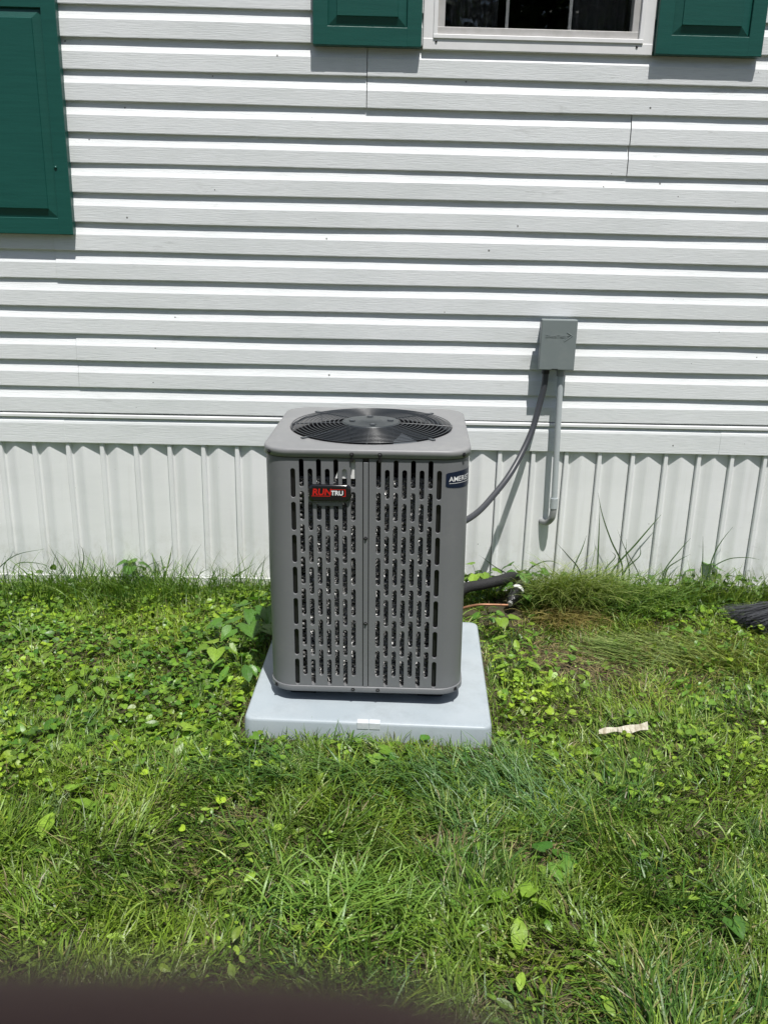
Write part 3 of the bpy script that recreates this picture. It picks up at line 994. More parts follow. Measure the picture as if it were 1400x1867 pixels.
cdt = empty('electrical_conduit', (0.828, -0.055, 0.33), 'pale grey rigid conduit running down from the grey box to an elbow at the skirting', 'conduit')
b = MB(); b.tube([(-0.006, 0.010, 0.718), (0.010, 0.0, 0.13)], 0.0135, 16); b.build('conduit_pipe', M['pvc'], cdt)
b = MB(); b.tube([(0.0097, 0.0, 0.142), (0.0104, 0, 0.094)], 0.0180, 16); b.build('conduit_coupling', M['pvc'], cdt)
b = MB(); b.tube([(-0.006, 0.010, 0.7175), (-0.0052, 0.0098, 0.690)], 0.0182, 16); b.build('conduit_coupling', M['pvc_dark'], cdt)
b = MB(); b.tube(bezier([(0.0104, 0, 0.10), (0.0104, 0.0, 0.075), (0.007, 0.006, 0.045), (-0.004, 0.026, 0.020), (-0.016, 0.048, 0.012), (-0.026, 0.070, 0.010)], 6), 0.0152, 16); b.build('conduit_elbow', M['pvc_dark'], cdt)

whip = empty('flexible_conduit', (0.74, -0.05, 1.05), 'dark grey flexible conduit curving from the grey box to the unit', 'cable')
WP = [(0.757, -0.045, 1.055), (0.756, -0.046, 0.98), (0.738, -0.055, 0.885), (0.712, -0.080, 0.79), (0.668, -0.125, 0.70), (0.607, -0.195, 0.615), (0.530, -0.290, 0.550), (0.445, -0.40, 0.502), (0.325, -0.53, 0.475)]
b = MB()
cv = [p - Vector((0.74, -0.05, 1.05)) for p in bezier([Vector(p) for p in WP], 14)]
b.tube(cv, 0.0132, 12)
b.build('conduit_hose', M['whip'], whip)
b = MB(); b.tube([cv[0] + Vector((0, 0, 0.006)), cv[5]], 0.0165, 8); b.build('conduit_fitting', M['black'], whip)

# ------------------------------------------------------------------ refrigerant lines into the skirting
ins = empty('insulated_pipe', (0.45, -0.28, 0.0), 'thick black foam insulated pipe running from the unit to the wall', 'pipe')
pts = [(0.30, -0.53, 0.135), (0.36, -0.40, 0.125), (0.43, -0.285, 0.122), (0.52, -0.225, 0.118), (0.60, -0.185, 0.122), (0.655, -0.125, 0.115), (0.70, -0.05, 0.08), (0.72, 0.02, 0.05)]
b = MB(); b.tube([Vector(p) - Vector((0.45, -0.28, 0)) for p in bezier(pts, 8)], 0.0235, 14); b.build('pipe_foam', M['foam'], ins)
slv = empty('wall_sleeve', (0.630, -0.25, 0.030), 'black wrapped pipe end with a white ring in the grass right of the unit', 'pipe sleeve')
A = Vector((0.005, -0.045, 0.035)); B = Vector((0.078, 0.10, 0.075))
pp = [A + (B - A) * t for t in np.linspace(0, 1, 9)]
slv.scale = (0.84, 0.84, 0.84)
b = MB(); b.tube(pp, [0.020, 0.028, 0.031, 0.030, 0.031, 0.032, 0.032, 0.032, 0.032], 14); b.build('sleeve_body', M['sleeve'], slv)
b = MB(); b.tube([A + (B - A) * 0.58, A + (B - A) * 0.72], 0.0355, 18); b.build('white_ring', M['white'], slv)
b = MB(); b.tube([A - (B - A) * 0.10, A + (B - A) * 0.02], 0.0135, 12); b.build('tape_wrap', M['alu'], slv)
cpl = empty('copper_pipe', (0.45, -0.33, 0.0), 'thin bare copper pipe between the unit and the black sleeve', 'pipe')
pts = [(0.32, -0.50, 0.078), (0.40, -0.40, 0.074), (0.48, -0.335, 0.066), (0.55, -0.325, 0.064), (0.618, -0.318, 0.060)]
b = MB(); b.tube([Vector(p) - Vector((0.45, -0.33, 0)) for p in bezier(pts, 8)], 0.0055, 10); b.build('copper_tube', M['copper'], cpl)

# ------------------------------------------------------------------ broom lying at the right edge
br = empty('broom', (1.875, -0.375, 0.0), 'black bristled broom lying in the grass at the right edge', 'broom', 0)
b = MB()
sv = []
for i in range(900):
    t_ = random.random(); t_ = t_ ** 0.9
    head = Vector((0.02 + 0.045 * t_, 0.035 - 0.09 * t_, 0.075 + random.uniform(-0.02, 0.02)))
    tip = Vector((-0.285 + 0.22 * t_ + random.gauss(0, 0.012), 0.035 - 0.275 * t_ + random.gauss(0, 0.012), 0.045 + random.uniform(-0.02, 0.03)))
    mid = (head + tip) / 2 + Vector((0, 0, random.uniform(0.0, 0.022)))
    wd = random.uniform(0.0009, 0.0017)
    sd_ = (tip - head).cross(Vector((0, 0, 1))).normalized() * wd
    sv += [head - sd_, head + sd_, mid + sd_, mid - sd_, tip + sd_ * 0.6, tip - sd_ * 0.6]
b.add(sv, [f for i in range(900) for f in ((6 * i, 6 * i + 1, 6 * i + 2, 6 * i + 3), (6 * i + 3, 6 * i + 2, 6 * i + 4, 6 * i + 5))])
br.scale = (1.15, 1.15, 1.15)
o = b.build('bristles', M['bristle'], br); o['kind'] = 'stuff'
b = MB()
b.loops([[(0.0, 0.055, 0.055), (0.085, -0.085, 0.055), (0.085, -0.085, 0.098), (0.0, 0.055, 0.098)],
         [(0.05, 0.075, 0.05), (0.125, -0.055, 0.05), (0.125, -0.055, 0.105), (0.05, 0.075, 0.105)],
         [(0.11, 0.055, 0.065), (0.13, 0.015, 0.065), (0.13, 0.015, 0.095), (0.11, 0.055, 0.095)]], close_last=True, smooth=False)
fix_normals(b.build('broom_head', M['black'], br))
b = MB(); b.tube([(0.11, 0.030, 0.08), (1.25, 0.20, 0.06)], 0.012, 12); b.build('broom_handle', M['black'], br)

# ------------------------------------------------------------------ torn pale scrap in the grass
scr = MB()
nseg = 14
vs = []
for i in range(nseg + 1):
    t_ = i / nseg
    x = -0.088 + 0.176 * t_
    c = Vector((x, 0.020 * t_ + 0.003 * math.sin(5 * t_), 0.046 + 0.020 * t_ + 0.003 * math.sin(8 * t_)))
    hw = 0.010 + 0.011 * t_ + 0.004 * math.sin(13 * t_)
    tl = 0.5 + 0.5 * math.sin(3 * t_)
    d1 = Vector((0.2, 1, -0.2 + tl)).normalized(); d2 = Vector((0, 1, 0.9)).normalized()
    for q in (c - d1 * hw, c, c + d2 * hw * 0.8):
        vs.append(q)
top = [v + Vector((0, 0, 0.0014)) for v in vs]
n3 = len(vs)
fs = []
for i in range(nseg):
    for j in range(2):
        a = i * 3 + j
        fs.append((a, a + 3, a + 4, a + 1)); fs.append((n3 + a, n3 + a + 1, n3 + a + 4, n3 + a + 3))
    fs.append((i * 3, n3 + i * 3, n3 + i * 3 + 3, i * 3 + 3)); fs.append((i * 3 + 2, i * 3 + 5, n3 + i * 3 + 5, n3 + i * 3 + 2))
scr.add(vs + top, fs)
o = fix_normals(scr.build('bark_scrap', M['bark'])); o.location = (0.868, -1.292, -0.004); o.scale = (0.95, 0.8, 0.8)
tag(o, 'curled strip of pale torn bark lying on the grass', 'scrap')

# ------------------------------------------------------------------ lawn
def fbm(x, y, s, seed):
    """vectorised value noise, two octaves, 0..1"""
    def one(x, y, seed):
        rng = np.random.default_rng(seed)
        T = rng.random((64, 64))
        xi = np.floor(x).astype(int); yi = np.floor(y).astype(int)
        fx = x - xi; fy = y - yi
        fx = fx * fx * (3 - 2 * fx); fy = fy * fy * (3 - 2 * fy)
        a = T[xi % 64, yi % 64]; b = T[(xi + 1) % 64, yi % 64]; c = T[xi % 64, (yi + 1) % 64]; d = T[(xi + 1) % 64, (yi + 1) % 64]
        return (a * (1 - fx) + b * fx) * (1 - fy) + (c * (1 - fx) + d * fx) * fy
    return 0.65 * one(x * s + 100, y * s + 100, seed) + 0.35 * one(x * s * 2.3 + 100, y * s * 2.3 + 100, seed + 1)

GX = np.linspace(-2.8, 2.8, 141); GY = np.linspace(-4.4, 0.3, 118)
GZ = np.array([[gnoise(float(a), float(b)) for b in GY] for a in GX])
def gz(x, y):
    i = np.clip(((x + 2.8) / 5.6 * 140).round().astype(int), 0, 140); j = np.clip(((y + 4.4) / 4.7 * 117).round().astype(int), 0, 117)
    return GZ[i, j]

def pad_local(x, y):
    c, s_ = math.cos(-RZ), math.sin(-RZ)
    dx, dy = x - 0.033, y + 0.905
    return dx * c - dy * s_, dx * s_ + dy * c
def outside_pad(x, y, mrg=0.004):
    a, b = pad_local(x, y)
    ok = (np.abs(a) > PH + 0.012 + mrg) | (np.abs(b) > PH + 0.012 + mrg)
    for (cx, cy, rx, ry) in ((0.625, -0.24, 0.085, 0.13), (0.49, -0.32, 0.075, 0.07), (0.68, -0.14, 0.06, 0.08)):      # trodden clear round the pipes
        ok &= ((x - cx) / rx) ** 2 + ((y - cy) / ry) ** 2 > 1
    return ok

def lerp(a, b, t): return a + (b - a) * t
def gauss_at(x, y, cx, cy, rx, ry): return np.exp(-(((x - cx) / rx) ** 2 + ((y - cy) / ry) ** 2))

# broad zones read off the photograph: bare/dry patches, ivy zone, long grass zone
def dry_field(x, y):
    d = (1.15 * gauss_at(x, y, 0.74, -0.72, 0.18, 0.13) + 0.75 * gauss_at(x, y, 0.62, -0.36, 0.16, 0.10) + 1.3 * gauss_at(x, y, 0.47, -1.89, 0.10, 0.05)
         + 1.2 * gauss_at(x, y, 0.21, -1.83, 0.09, 0.035) + 0.62 * gauss_at(x, y, 1.05, -0.75, 0.40, 0.20) + 0.7 * gauss_at(x, y, -0.36, -1.72, 0.09, 0.05)
         + 0.4 * gauss_at(x, y, -1.35, -0.75, 0.45, 0.18) + 0.5 * gauss_at(x, y, -0.1, -2.15, 0.12, 0.06))
    return np.clip(d + 0.55 * np.clip(fbm(x, y, 2.1, 50) - 0.58, 0, 1) * 2, 0, 1)
def ivy_field(x, y):
    left = 1 / (1 + np.exp((x + 0.25) / 0.14)) * 1 / (1 + np.exp(-(y + 1.55) / 0.10))
    low = 0.45 * np.clip((fbm(x, y, 1.6, 31) - 0.5) * 5, 0, 1)
    rs = 0.9 * gauss_at(x, y, 0.60, -1.02, 0.14, 0.36) + 0.7 * gauss_at(x, y, 1.25, -0.24, 0.30, 0.10) + 0.6 * gauss_at(x, y, 1.55, -0.40, 0.2, 0.25)
    return np.clip(0.72 * left * (0.30 + 0.95 * fbm(x, y, 2.6, 33)) + 0.5 * low + 0.55 * rs, 0, 1)

def color_attr(me, cols):
    at = me.color_attributes.new('Col', 'FLOAT_COLOR', 'POINT')
    c4 = np.ones((len(cols), 4), np.float32); c4[:, :3] = cols
    at.data.foreach_set('color', c4.ravel())

def np_mesh(name, V, F, cols, m, smooth=True):
    """V (n,3), F (m,k) uniform polygons"""
    me = bpy.data.meshes.new(name)
    k = F.shape[1]
    me.vertices.add(len(V)); me.vertices.foreach_set('co', V.astype(np.float32).ravel())
    me.loops.add(F.size); me.loops.foreach_set('vertex_index', F.astype(np.int32).ravel())
    me.polygons.add(len(F))
    me.polygons.foreach_set('loop_start', np.arange(0, F.size, k, dtype=np.int32))
    me.polygons.foreach_set('loop_total', np.full(len(F), k, np.int32))
    me.polygons.foreach_set('use_smooth', np.full(len(F), smooth, bool))
    me.update(calc_edges=True)
    color_attr(me, cols)
    me.materials.append(m)
    o = bpy.data.objects.new(name, me)
    COL.objects.link(o)
    return o

def blades(x, y, z, L, W, phi, th0, th1, col, name, m, nseg=4, tipcol=None, basecol=None, twist=None, curl=None):
    """curved tapered blades: lean th0 at the base, th1 at the tip (from vertical), heading phi"""
    n = len(x)
    lv = nseg + 1
    P = np.zeros((n, lv, 3)); P[:, 0] = np.stack([x, y, z], 1)
    curl = np.zeros(n) if curl is None else curl
    for i in range(nseg):
        t_ = (i + 0.5) / nseg
        th = lerp(th0, th1, t_ ** 1.2)
        ph = phi + curl * t_
        d = np.stack([np.sin(th) * np.cos(ph), np.sin(th) * np.sin(ph), np.cos(th)], 1)
        P[:, i + 1] = P[:, i] + d * (L / nseg)[:, None]
    tw = np.zeros(n) if twist is None else twist
    V = np.zeros((n, lv, 2, 3)); C = np.zeros((n, lv, 2, 3))
    for i in range(lv):
        t_ = i / nseg
        sa = phi + PI / 2 + tw * t_
        side = np.stack([np.cos(sa), np.sin(sa), 0.35 * np.sin(tw * 3 + t_)], 1)
        wv = W * (0.75 + 0.6 * t_ - 1.32 * t_ ** 2.2) * 0.5
        wv = np.maximum(wv, W * 0.03)
        V[:, i, 0] = P[:, i] - side * wv[:, None]; V[:, i, 1] = P[:, i] + side * wv[:, None]
        bc = col if basecol is None else lerp(basecol, col, min(1, t_ * 2.2))
        if tipcol is not None and t_ > 0.6: bc = lerp(bc, tipcol, (t_ - 0.6) / 0.4)
        C[:, i, 0] = bc; C[:, i, 1] = bc
    V = V.reshape(-1, 3); C = C.reshape(-1, 3)
    base = (np.arange(n) * lv * 2)[:, None]
    F = []
    for i in range(nseg):
        F.append(base + np.array([[2 * i, 2 * i + 1, 2 * i + 3, 2 * i + 2]]))
    F = np.concatenate(F, 0)
    return np_mesh(name, V, F, C, m)

def region(n, x0=-2.5, x1=2.5, y0=-3.1, y1=-0.012, cone=True):
    """random points, denser where the camera looks"""
    y = RNG.uniform(y0, y1, n * 2)
    x = RNG.uniform(x0, x1, n * 2)
    half = 0.85 + (y + 2.42) * 0.42
    keep = (np.abs(x - 0.03) < half + 0.25) | (RNG.random(n * 2) < 0.35)
    keep &= outside_pad(x, y)
    return x[keep][:n], y[keep][:n]

GREEN_A = np.array([0.150, 0.250, 0.020]); GREEN_B = np.array([0.225, 0.320, 0.026]); GREEN_C = np.array([0.055, 0.150, 0.026])
YEL = np.array([0.310, 0.330, 0.050]); STRAW = np.array([0.36, 0.29, 0.13]); PALE = np.array([0.20, 0.24, 0.09])
def grass_color(x, y, n):
    a = fbm(x, y, 2.4, 71)[:, None]; b = fbm(x, y, 5.0, 75)[:, None]
    e = fbm(x, y, 9.0, 79)[:, None]
    c = lerp(GREEN_C, GREEN_A, np.clip(a * 1.2 + e * 1.2 - 0.75, 0, 1))
    c = lerp(c, GREEN_B, np.clip(b * 2 - 0.75, 0, 1))
    d = dry_field(x, y)[:, None]
    r = RNG.random((n, 1))
    yel = (r < 0.12 + 0.75 * d)
    c = np.where(yel, lerp(c, YEL, RNG.random((n, 1))), c)
    st = RNG.random((n, 1)) < 0.055 + 0.45 * d ** 1.3
    c = np.where(st, lerp(STRAW * 0.7, STRAW, RNG.random((n, 1))), c)
    br = RNG.random((n, 1)) < 0.13
    c = np.where(br, lerp(c, np.array([0.38, 0.46, 0.12]), 0.3 + 0.6 * RNG.random((n, 1))), c)
    big = fbm(x, y, 1.3, 160)[:, None]
    c = lerp(c * np.array([0.80, 0.88, 0.94]), c, np.clip(big * 2.6 - 0.75, 0, 1))
    return c * (0.50 + 0.85 * RNG.random((n, 1)))

# --- main sward
N = 150000
x, y = region(N)
n = len(x)
ivy = ivy_field(x, y); dry = dry_field(x, y)
near = np.clip((-1.35 - y) / 0.5, 0, 1)
keep = RNG.random(n) > 0.22 * ivy * (1 - 0.6 * near) + 0.90 * dry ** 1.3
x, y, ivy, dry, near = x[keep], y[keep], ivy[keep], dry[keep], near[keep]
n = len(x)
hgt = np.clip(fbm(x, y, 6.0, 91) * 1.6 - 0.3, 0, 1.3)
Ls = (0.030 + 0.055 * RNG.random(n)) * (0.75 + 0.8 * hgt) * (0.85 + 0.45 * near) * (1 - 0.25 * dry)
Ws = RNG.uniform(0.0024, 0.0054, n) * (1 + 0.25 * near)
dirn = 2 * PI * 2.4 * fbm(x, y, 2.6, 95)
phi = dirn + RNG.normal(0, 1.0, n)
th0 = np.clip(RNG.normal(0.80, 0.38, n) + 0.35 * dry, 0.02, 1.45)
th1 = np.clip(th0 + np.abs(RNG.normal(0.50, 0.4, n)), 0.1, 1.72)
col = grass_color(x, y, n)
o = blades(x, y, gz(x, y) - 0.003, Ls, Ws, phi, th0, th1, col, 'lawn_grass', M['grass'], 3, basecol=lerp(col, PALE, 0.35), twist=RNG.normal(0, 0.6, n), curl=RNG.normal(0, 0.5, n))
tag(o, 'short green lawn grass covering the yard', 'grass', None, 'stuff')

# --- longer tufts scattered in the lawn, denser near the camera
tx, ty = region(1500)
pr = (1 - np.clip(1.4 * dry_field(tx, ty), 0, 1)) * (0.20 + 0.75 * np.clip((-1.3 - ty) / 0.6, 0, 1) * np.clip(fbm(tx, ty, 1.9, 120) * 2 - 0.5, 0, 1))
k = RNG.random(len(tx)) < pr
tx, ty = tx[k], ty[k]
nb = RNG.integers(16, 46, len(tx))
idx = np.repeat(np.arange(len(tx)), nb); n = len(idx)
sp = RNG.uniform(0.012, 0.04, len(tx))
x = tx[idx] + RNG.normal(0, 1, n) * sp[idx]; y = np.minimum(ty[idx] + RNG.normal(0, 1, n) * sp[idx], -0.015)
ok = outside_pad(x, y); x, y, idx = x[ok], y[ok], idx[ok]; n = len(x)
lean = RNG.uniform(0, 2 * PI, len(tx))
Ls = RNG.uniform(0.045, 0.12, n) * RNG.uniform(0.7, 1.15, len(tx))[idx]
Ws = RNG.uniform(0.0032, 0.0062, n) * RNG.uniform(0.75, 1.25, len(tx))[idx]
phi = lean[idx] + RNG.normal(0, 0.9, n)
th0 = np.clip(RNG.normal(0.80, 0.38, n), 0.02, 1.4); th1 = np.clip(th0 + np.abs(RNG.normal(0.75, 0.4, n)), 0.2, 1.9)
tc_ = lerp(np.array([0.060, 0.150, 0.024]), np.array([0.235, 0.335, 0.034]), RNG.random((len(tx), 1)))
col = tc_[idx] * (0.6 + 0.8 * RNG.random((n, 1)))
br = RNG.random((n, 1)) < 0.12
col = np.where(br, lerp(col, np.array([0.40, 0.48, 0.15]), 0.6), col)
o = blades(x, y, gz(x, y), Ls, Ws, phi, th0, th1, col, 'grass_tufts', M['grass'], 5, basecol=lerp(col, PALE, 0.3), twist=RNG.normal(0, 0.7, n), curl=RNG.normal(0, 0.5, n))
tag(o, 'longer grass tufts scattered through the lawn', 'grass', None, 'stuff')

# --- broad bluish blades fanned out low in the middle foreground
cx_ = RNG.normal(0.0, 0.13, 46); cy_ = RNG.normal(-2.08, 0.075, 46)
idx = np.repeat(np.arange(46), 12); n = len(idx)
x = cx_[idx] + RNG.normal(0, 0.02, n); y = cy_[idx] + RNG.normal(0, 0.02, n)
phi = RNG.normal(-0.5, 0.9, n) + PI * (RNG.random(n) < 0.3)
col = lerp(np.array([0.115, 0.235, 0.036]), np.array([0.220, 0.350, 0.055]), RNG.random((n, 1)))
o = blades(x, y, gz(x, y), RNG.uniform(0.07, 0.16, n), RNG.uniform(0.0045, 0.0075, n), phi, RNG.uniform(0.3, 0.9, n), RNG.uniform(1.1, 1.7, n), col, 'broad_grass', M['grass'], 5,
           twist=RNG.normal(0, 0.5, n), curl=RNG.normal(0, 0.4, n))
tag(o, 'patch of broad bluish green grass blades in the foreground', 'grass', None, 'stuff')

# --- combed fine tufts (long drooping hair-like grass right of the pad and by the wall)
def combed(cx, cy, sx, sy, n, phi_m, phi_s, L0, L1, colr, name, label, t0=(0.2, 0.7), t1=(1.2, 1.75), W=(0.0018, 0.0032)):
    x = RNG.normal(cx, sx, n); y = np.minimum(RNG.normal(cy, sy, n), -0.02)
    ok = outside_pad(x, y); x, y = x[ok], y[ok]; n = len(x)
    c = lerp(np.array(colr[0]), np.array(colr[1]), RNG.random((n, 1)))
    o = blades(x, y, gz(x, y), RNG.uniform(L0, L1, n), RNG.uniform(*W, n), RNG.normal(phi_m, phi_s, n), RNG.uniform(*t0, n), RNG.uniform(*t1, n), c, name, M['grass'], 5,
               twist=RNG.normal(0, 0.5, n), curl=RNG.normal(0, 0.4, n))
    tag(o, label, 'grass', None, 'stuff')
combed(0.92, -0.17, 0.075, 0.05, 2300, -PI / 2, 0.9, 0.14, 0.34, ((0.101, 0.169, 0.032), (0.338, 0.392, 0.116)), 'drooping_grass', 'tall drooping pale grass clump against the skirting right of the unit', (0.1, 0.7), (1.1, 2.0), (0.0024, 0.0050))
combed(0.86, -0.31, 0.07, 0.05, 700, -PI / 2 + 0.1, 0.6, 0.10, 0.22, ((0.270, 0.203, 0.074), (0.459, 0.405, 0.147)), 'drooping_grass', 'dry brown drooping grass beside the black sleeve', (0.6, 1.2), (1.3, 1.8), (0.0018, 0.0034))
combed(1.14, -0.20, 0.13, 0.07, 1300, -PI / 2, 1.1, 0.10, 0.26, ((0.068, 0.162, 0.026), (0.243, 0.338, 0.074)), 'drooping_grass', 'green grass clump against the skirting beside the drooping clump', (0.15, 0.8), (0.9, 1.9), (0.003, 0.0058))
combed(1.20, -0.66, 0.14, 0.06, 1100, 2.95, 0.25, 0.09, 0.20, ((0.115, 0.189, 0.042), (0.324, 0.392, 0.126)), 'flattened_grass', 'combed flattened grass lying sideways left of the broom', (1.1, 1.35), (1.4, 1.62), (0.0028, 0.005))
combed(1.52, -0.66, 0.20, 0.14, 2000, -2.3, 0.7, 0.06, 0.14, ((0.162, 0.230, 0.037), (0.351, 0.392, 0.095)), 'yellowish_grass', 'yellowish fine grass below the broom', (0.5, 1.1), (1.1, 1.6), (0.002, 0.0042))
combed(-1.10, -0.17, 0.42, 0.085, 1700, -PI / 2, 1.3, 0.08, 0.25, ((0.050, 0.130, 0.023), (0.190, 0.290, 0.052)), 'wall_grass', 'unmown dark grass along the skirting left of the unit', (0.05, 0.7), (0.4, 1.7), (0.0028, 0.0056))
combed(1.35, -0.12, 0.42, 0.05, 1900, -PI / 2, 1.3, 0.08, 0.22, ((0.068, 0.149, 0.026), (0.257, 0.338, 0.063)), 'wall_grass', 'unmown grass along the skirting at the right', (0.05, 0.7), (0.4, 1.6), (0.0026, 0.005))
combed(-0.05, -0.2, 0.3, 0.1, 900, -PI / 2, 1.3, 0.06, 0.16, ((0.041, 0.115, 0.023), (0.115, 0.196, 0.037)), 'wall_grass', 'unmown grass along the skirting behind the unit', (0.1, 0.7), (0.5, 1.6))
combed(0.71, -0.20, 0.035, 0.05, 260, -PI / 2, 1.3, 0.08, 0.17, ((0.05, 0.13, 0.025), (0.15, 0.25, 0.05)), 'drooping_grass', 'dark grass blades at the foot of the black sleeve', (0.1, 0.8), (0.7, 1.7), (0.003, 0.0055))
combed(-0.1, -1.52, 0.25, 0.05, 900, -PI / 2 - 0.4, 0.9, 0.07, 0.16, ((0.054, 0.155, 0.032), (0.176, 0.284, 0.063)), 'front_tuft', 'dark longer grass in front of the pad', (0.4, 1.0), (1.0, 1.7), (0.003, 0.0058))
combed(0.42, -1.62, 0.16, 0.10, 650, 2.8, 0.6, 0.08, 0.17, ((0.047, 0.135, 0.037), (0.149, 0.257, 0.074)), 'dark_tuft', 'dark bluish tuft above the bare patch in the foreground', (0.5, 1.1), (1.1, 1.7), (0.003, 0.0055))

# --- dead thatch in the bare patches
n = 15000
x = RNG.uniform(-2.4, 2.4, n * 6); y = RNG.uniform(-2.9, -0.05, n * 6)
k = (RNG.random(n * 6) < dry_field(x, y) ** 1.4) & outside_pad(x, y)
x, y = x[k][:n], y[k][:n]; n = len(x)
col = lerp(np.array([0.15, 0.105, 0.055]), np.array([0.42, 0.33, 0.17]), RNG.random((n, 1)) ** 1.3)
o = blades(x, y, gz(x, y) + RNG.uniform(0.002, 0.026, n), RNG.uniform(0.02, 0.080, n), RNG.uniform(0.0012, 0.0028, n), RNG.uniform(0, 2 * PI, n), RNG.uniform(1.2, 1.6, n), RNG.uniform(1.4, 1.75, n), col, 'dead_thatch', M['grass'], 3,
           curl=RNG.normal(0, 0.9, n))
tag(o, 'dry brown thatch in the thin patches of the lawn', 'thatch', None, 'stuff')

# --- small broad leaves (ground ivy, clover, violets) as ground cover
def leaf_template(kind):
    """vertices (x across, y along, z up) and quads/tris with a folded midrib; returned as quads"""
    if kind == 'round':
        out_ = [(0, 0.06), (0.30, -0.06), (0.52, 0.22), (0.50, 0.58), (0.30, 0.88), (0, 1.0)]
    elif kind == 'heart':
        out_ = [(0, 0.10), (0.28, -0.08), (0.50, 0.10), (0.48, 0.42), (0.26, 0.76), (0, 1.05)]
    elif kind == 'clover':
        out_ = [(0, 0.0), (0.22, 0.30), (0.40, 0.62), (0.36, 0.88), (0.16, 1.0), (0, 0.93)]
    else:
        out_ = [(0, 0.0), (0.13, 0.15), (0.24, 0.42), (0.22, 0.70), (0.11, 0.90), (0, 1.05)]
    mid = [(0, a[1] if i in (0, 5) else lerp(out_[0][1], out_[5][1], i / 5)) for i, a in enumerate(out_)]
    V = []; F = []
    for sg in (1, -1):
        o_ = len(V)
        for (a, b) in zip(out_, mid):
            fold = 0.22 * a[0]
            V.append((sg * a[0], a[1], fold - 0.18 * a[1] ** 2))
            V.append((0, b[1], -0.18 * b[1] ** 2))
        for i in range(5):
            q = (o_ + 2 * i, o_ + 2 * i + 2, o_ + 2 * i + 3, o_ + 2 * i + 1)
            F.append(q if sg > 0 else q[::-1])
    return np.array(V), np.array(F)

def scatter_leaves(kind, x, y, z, size, yaw, tilt, tdir, col, name, m, label=None, parent=None, edge=0.0):
    T, F = leaf_template(kind)
    n = len(x); k = len(T)
    P = T[None] * size[:, None, None]
    P = P.copy()
    # gentle cupping noise
    P[:, :, 2] += RNG.normal(0, 0.03, (n, k)) * size[:, None]
    c, s_ = np.cos(yaw)[:, None], np.sin(yaw)[:, None]
    X = P[:, :, 0] * c - P[:, :, 1] * s_; Y = P[:, :, 0] * s_ + P[:, :, 1] * c; Z = P[:, :, 2]
    # tilt about horizontal axis perpendicular to tdir
    ax, ay = -np.sin(tdir)[:, None], np.cos(tdir)[:, None]
    ct, st = np.cos(tilt)[:, None], np.sin(tilt)[:, None]
    dot = X * ax + Y * ay
    cx_ = ay * Z; cy_ = -ax * Z; cz_ = ax * Y - ay * X
    X2 = X * ct + cx_ * st + ax * dot * (1 - ct); Y2 = Y * ct + cy_ * st + ay * dot * (1 - ct); Z2 = Z * ct + cz_ * st
    V = np.stack([X2 + x[:, None], Y2 + y[:, None], Z2 + z[:, None]], 2).reshape(-1, 3)
    C = np.repeat(col[:, None, :], k, 1).copy()
    C[:, 1::2] *= 1.22                      # paler midrib
    C = C.reshape(-1, 3)
    FF = ((np.arange(n) * k)[:, None, None] + F[None]).reshape(-1, 4)
    o = np_mesh(name, V, FF, C, m)
    if parent: o.parent = parent
    return o

def cover_f(x, y): return ivy_field(x, y) * np.clip((-0.06 - y) / 0.08, 0.0, 1)
def cover(n, kind, s0, s1, zlo, zhi, name, label, cols, power=1.0, field=cover_f, tl=0.42, x0=-2.4, x1=2.4, y0=-2.95, y1=-0.03):
    x = RNG.uniform(x0, x1, n * 5); y = RNG.uniform(y0, y1, n * 5)
    half = 0.85 + (y + 2.42) * 0.42
    k = (RNG.random(n * 5) < np.clip(field(x, y), 0, 1) ** power) & outside_pad(x, y, 0.01) & ((np.abs(x - 0.03) < half + 0.2) | (RNG.random(n * 5) < 0.3))
    x, y = x[k][:n], y[k][:n]; n = len(x)
    f = ivy_field(x, y)
    t = RNG.random((n, 1)); v = np.clip(fbm(x, y, 3.0, 140)[:, None] * 1.6 - 0.3 + RNG.normal(0, 0.25, (n, 1)), 0, 1)
    c = lerp(np.array(cols[0]), np.array(cols[1]), v) * (0.60 + 0.7 * t)
    o = scatter_leaves(kind, x, y, gz(x, y) + RNG.uniform(zlo, zhi, n) * (0.6 + 0.6 * fbm(x, y, 3.5, 150)), RNG.uniform(s0, s1, n) * (0.8 + 0.4 * RNG.random(n)), RNG.uniform(0, 2 * PI, n), np.abs(RNG.normal(0, tl, n)) + 0.05, RNG.uniform(0, 2 * PI, n), c, name, M['leaf'])
    tag(o, label, 'ground cover', None, 'stuff')
LG = ((0.070, 0.165, 0.014), (0.27, 0.39, 0.028))
cover(7000, 'round', 0.010, 0.028, 0.012, 0.055, 'ground_ivy', 'low round leaved ground ivy spread through the lawn', LG)
cover(3600, 'heart', 0.014, 0.036, 0.020, 0.060, 'violet_leaves', 'heart shaped violet leaves mixed through the lawn', ((0.050, 0.145, 0.016), (0.19, 0.32, 0.030)), 1.4)
cover(9000, 'clover', 0.008, 0.015, 0.010, 0.045, 'clover', 'small clover leaves mixed in the grass', ((0.10, 0.215, 0.02), (0.24, 0.36, 0.035)), 1.0, lambda x, y: 0.12 + 0.6 * ivy_field(x, y))
cover(2400, 'lance', 0.018, 0.042, 0.01, 0.05, 'lance_weeds', 'narrow weed leaves mixed in the grass', ((0.09, 0.19, 0.02), (0.22, 0.32, 0.04)), 1.0, lambda x, y: 0.35 + 0 * x)
cover(1300, 'round', 0.014, 0.030, 0.03, 0.12, 'wall_weeds', 'leafy weeds along the foot of the skirting', ((0.05, 0.12, 0.02), (0.13, 0.21, 0.04)), 1.0, lambda x, y: np.exp(-((y + 0.10) / 0.09) ** 2) * (0.06 + 0.6 * (x > 0.4)), 0.6, -2.0, 2.2, -0.35, -0.03)

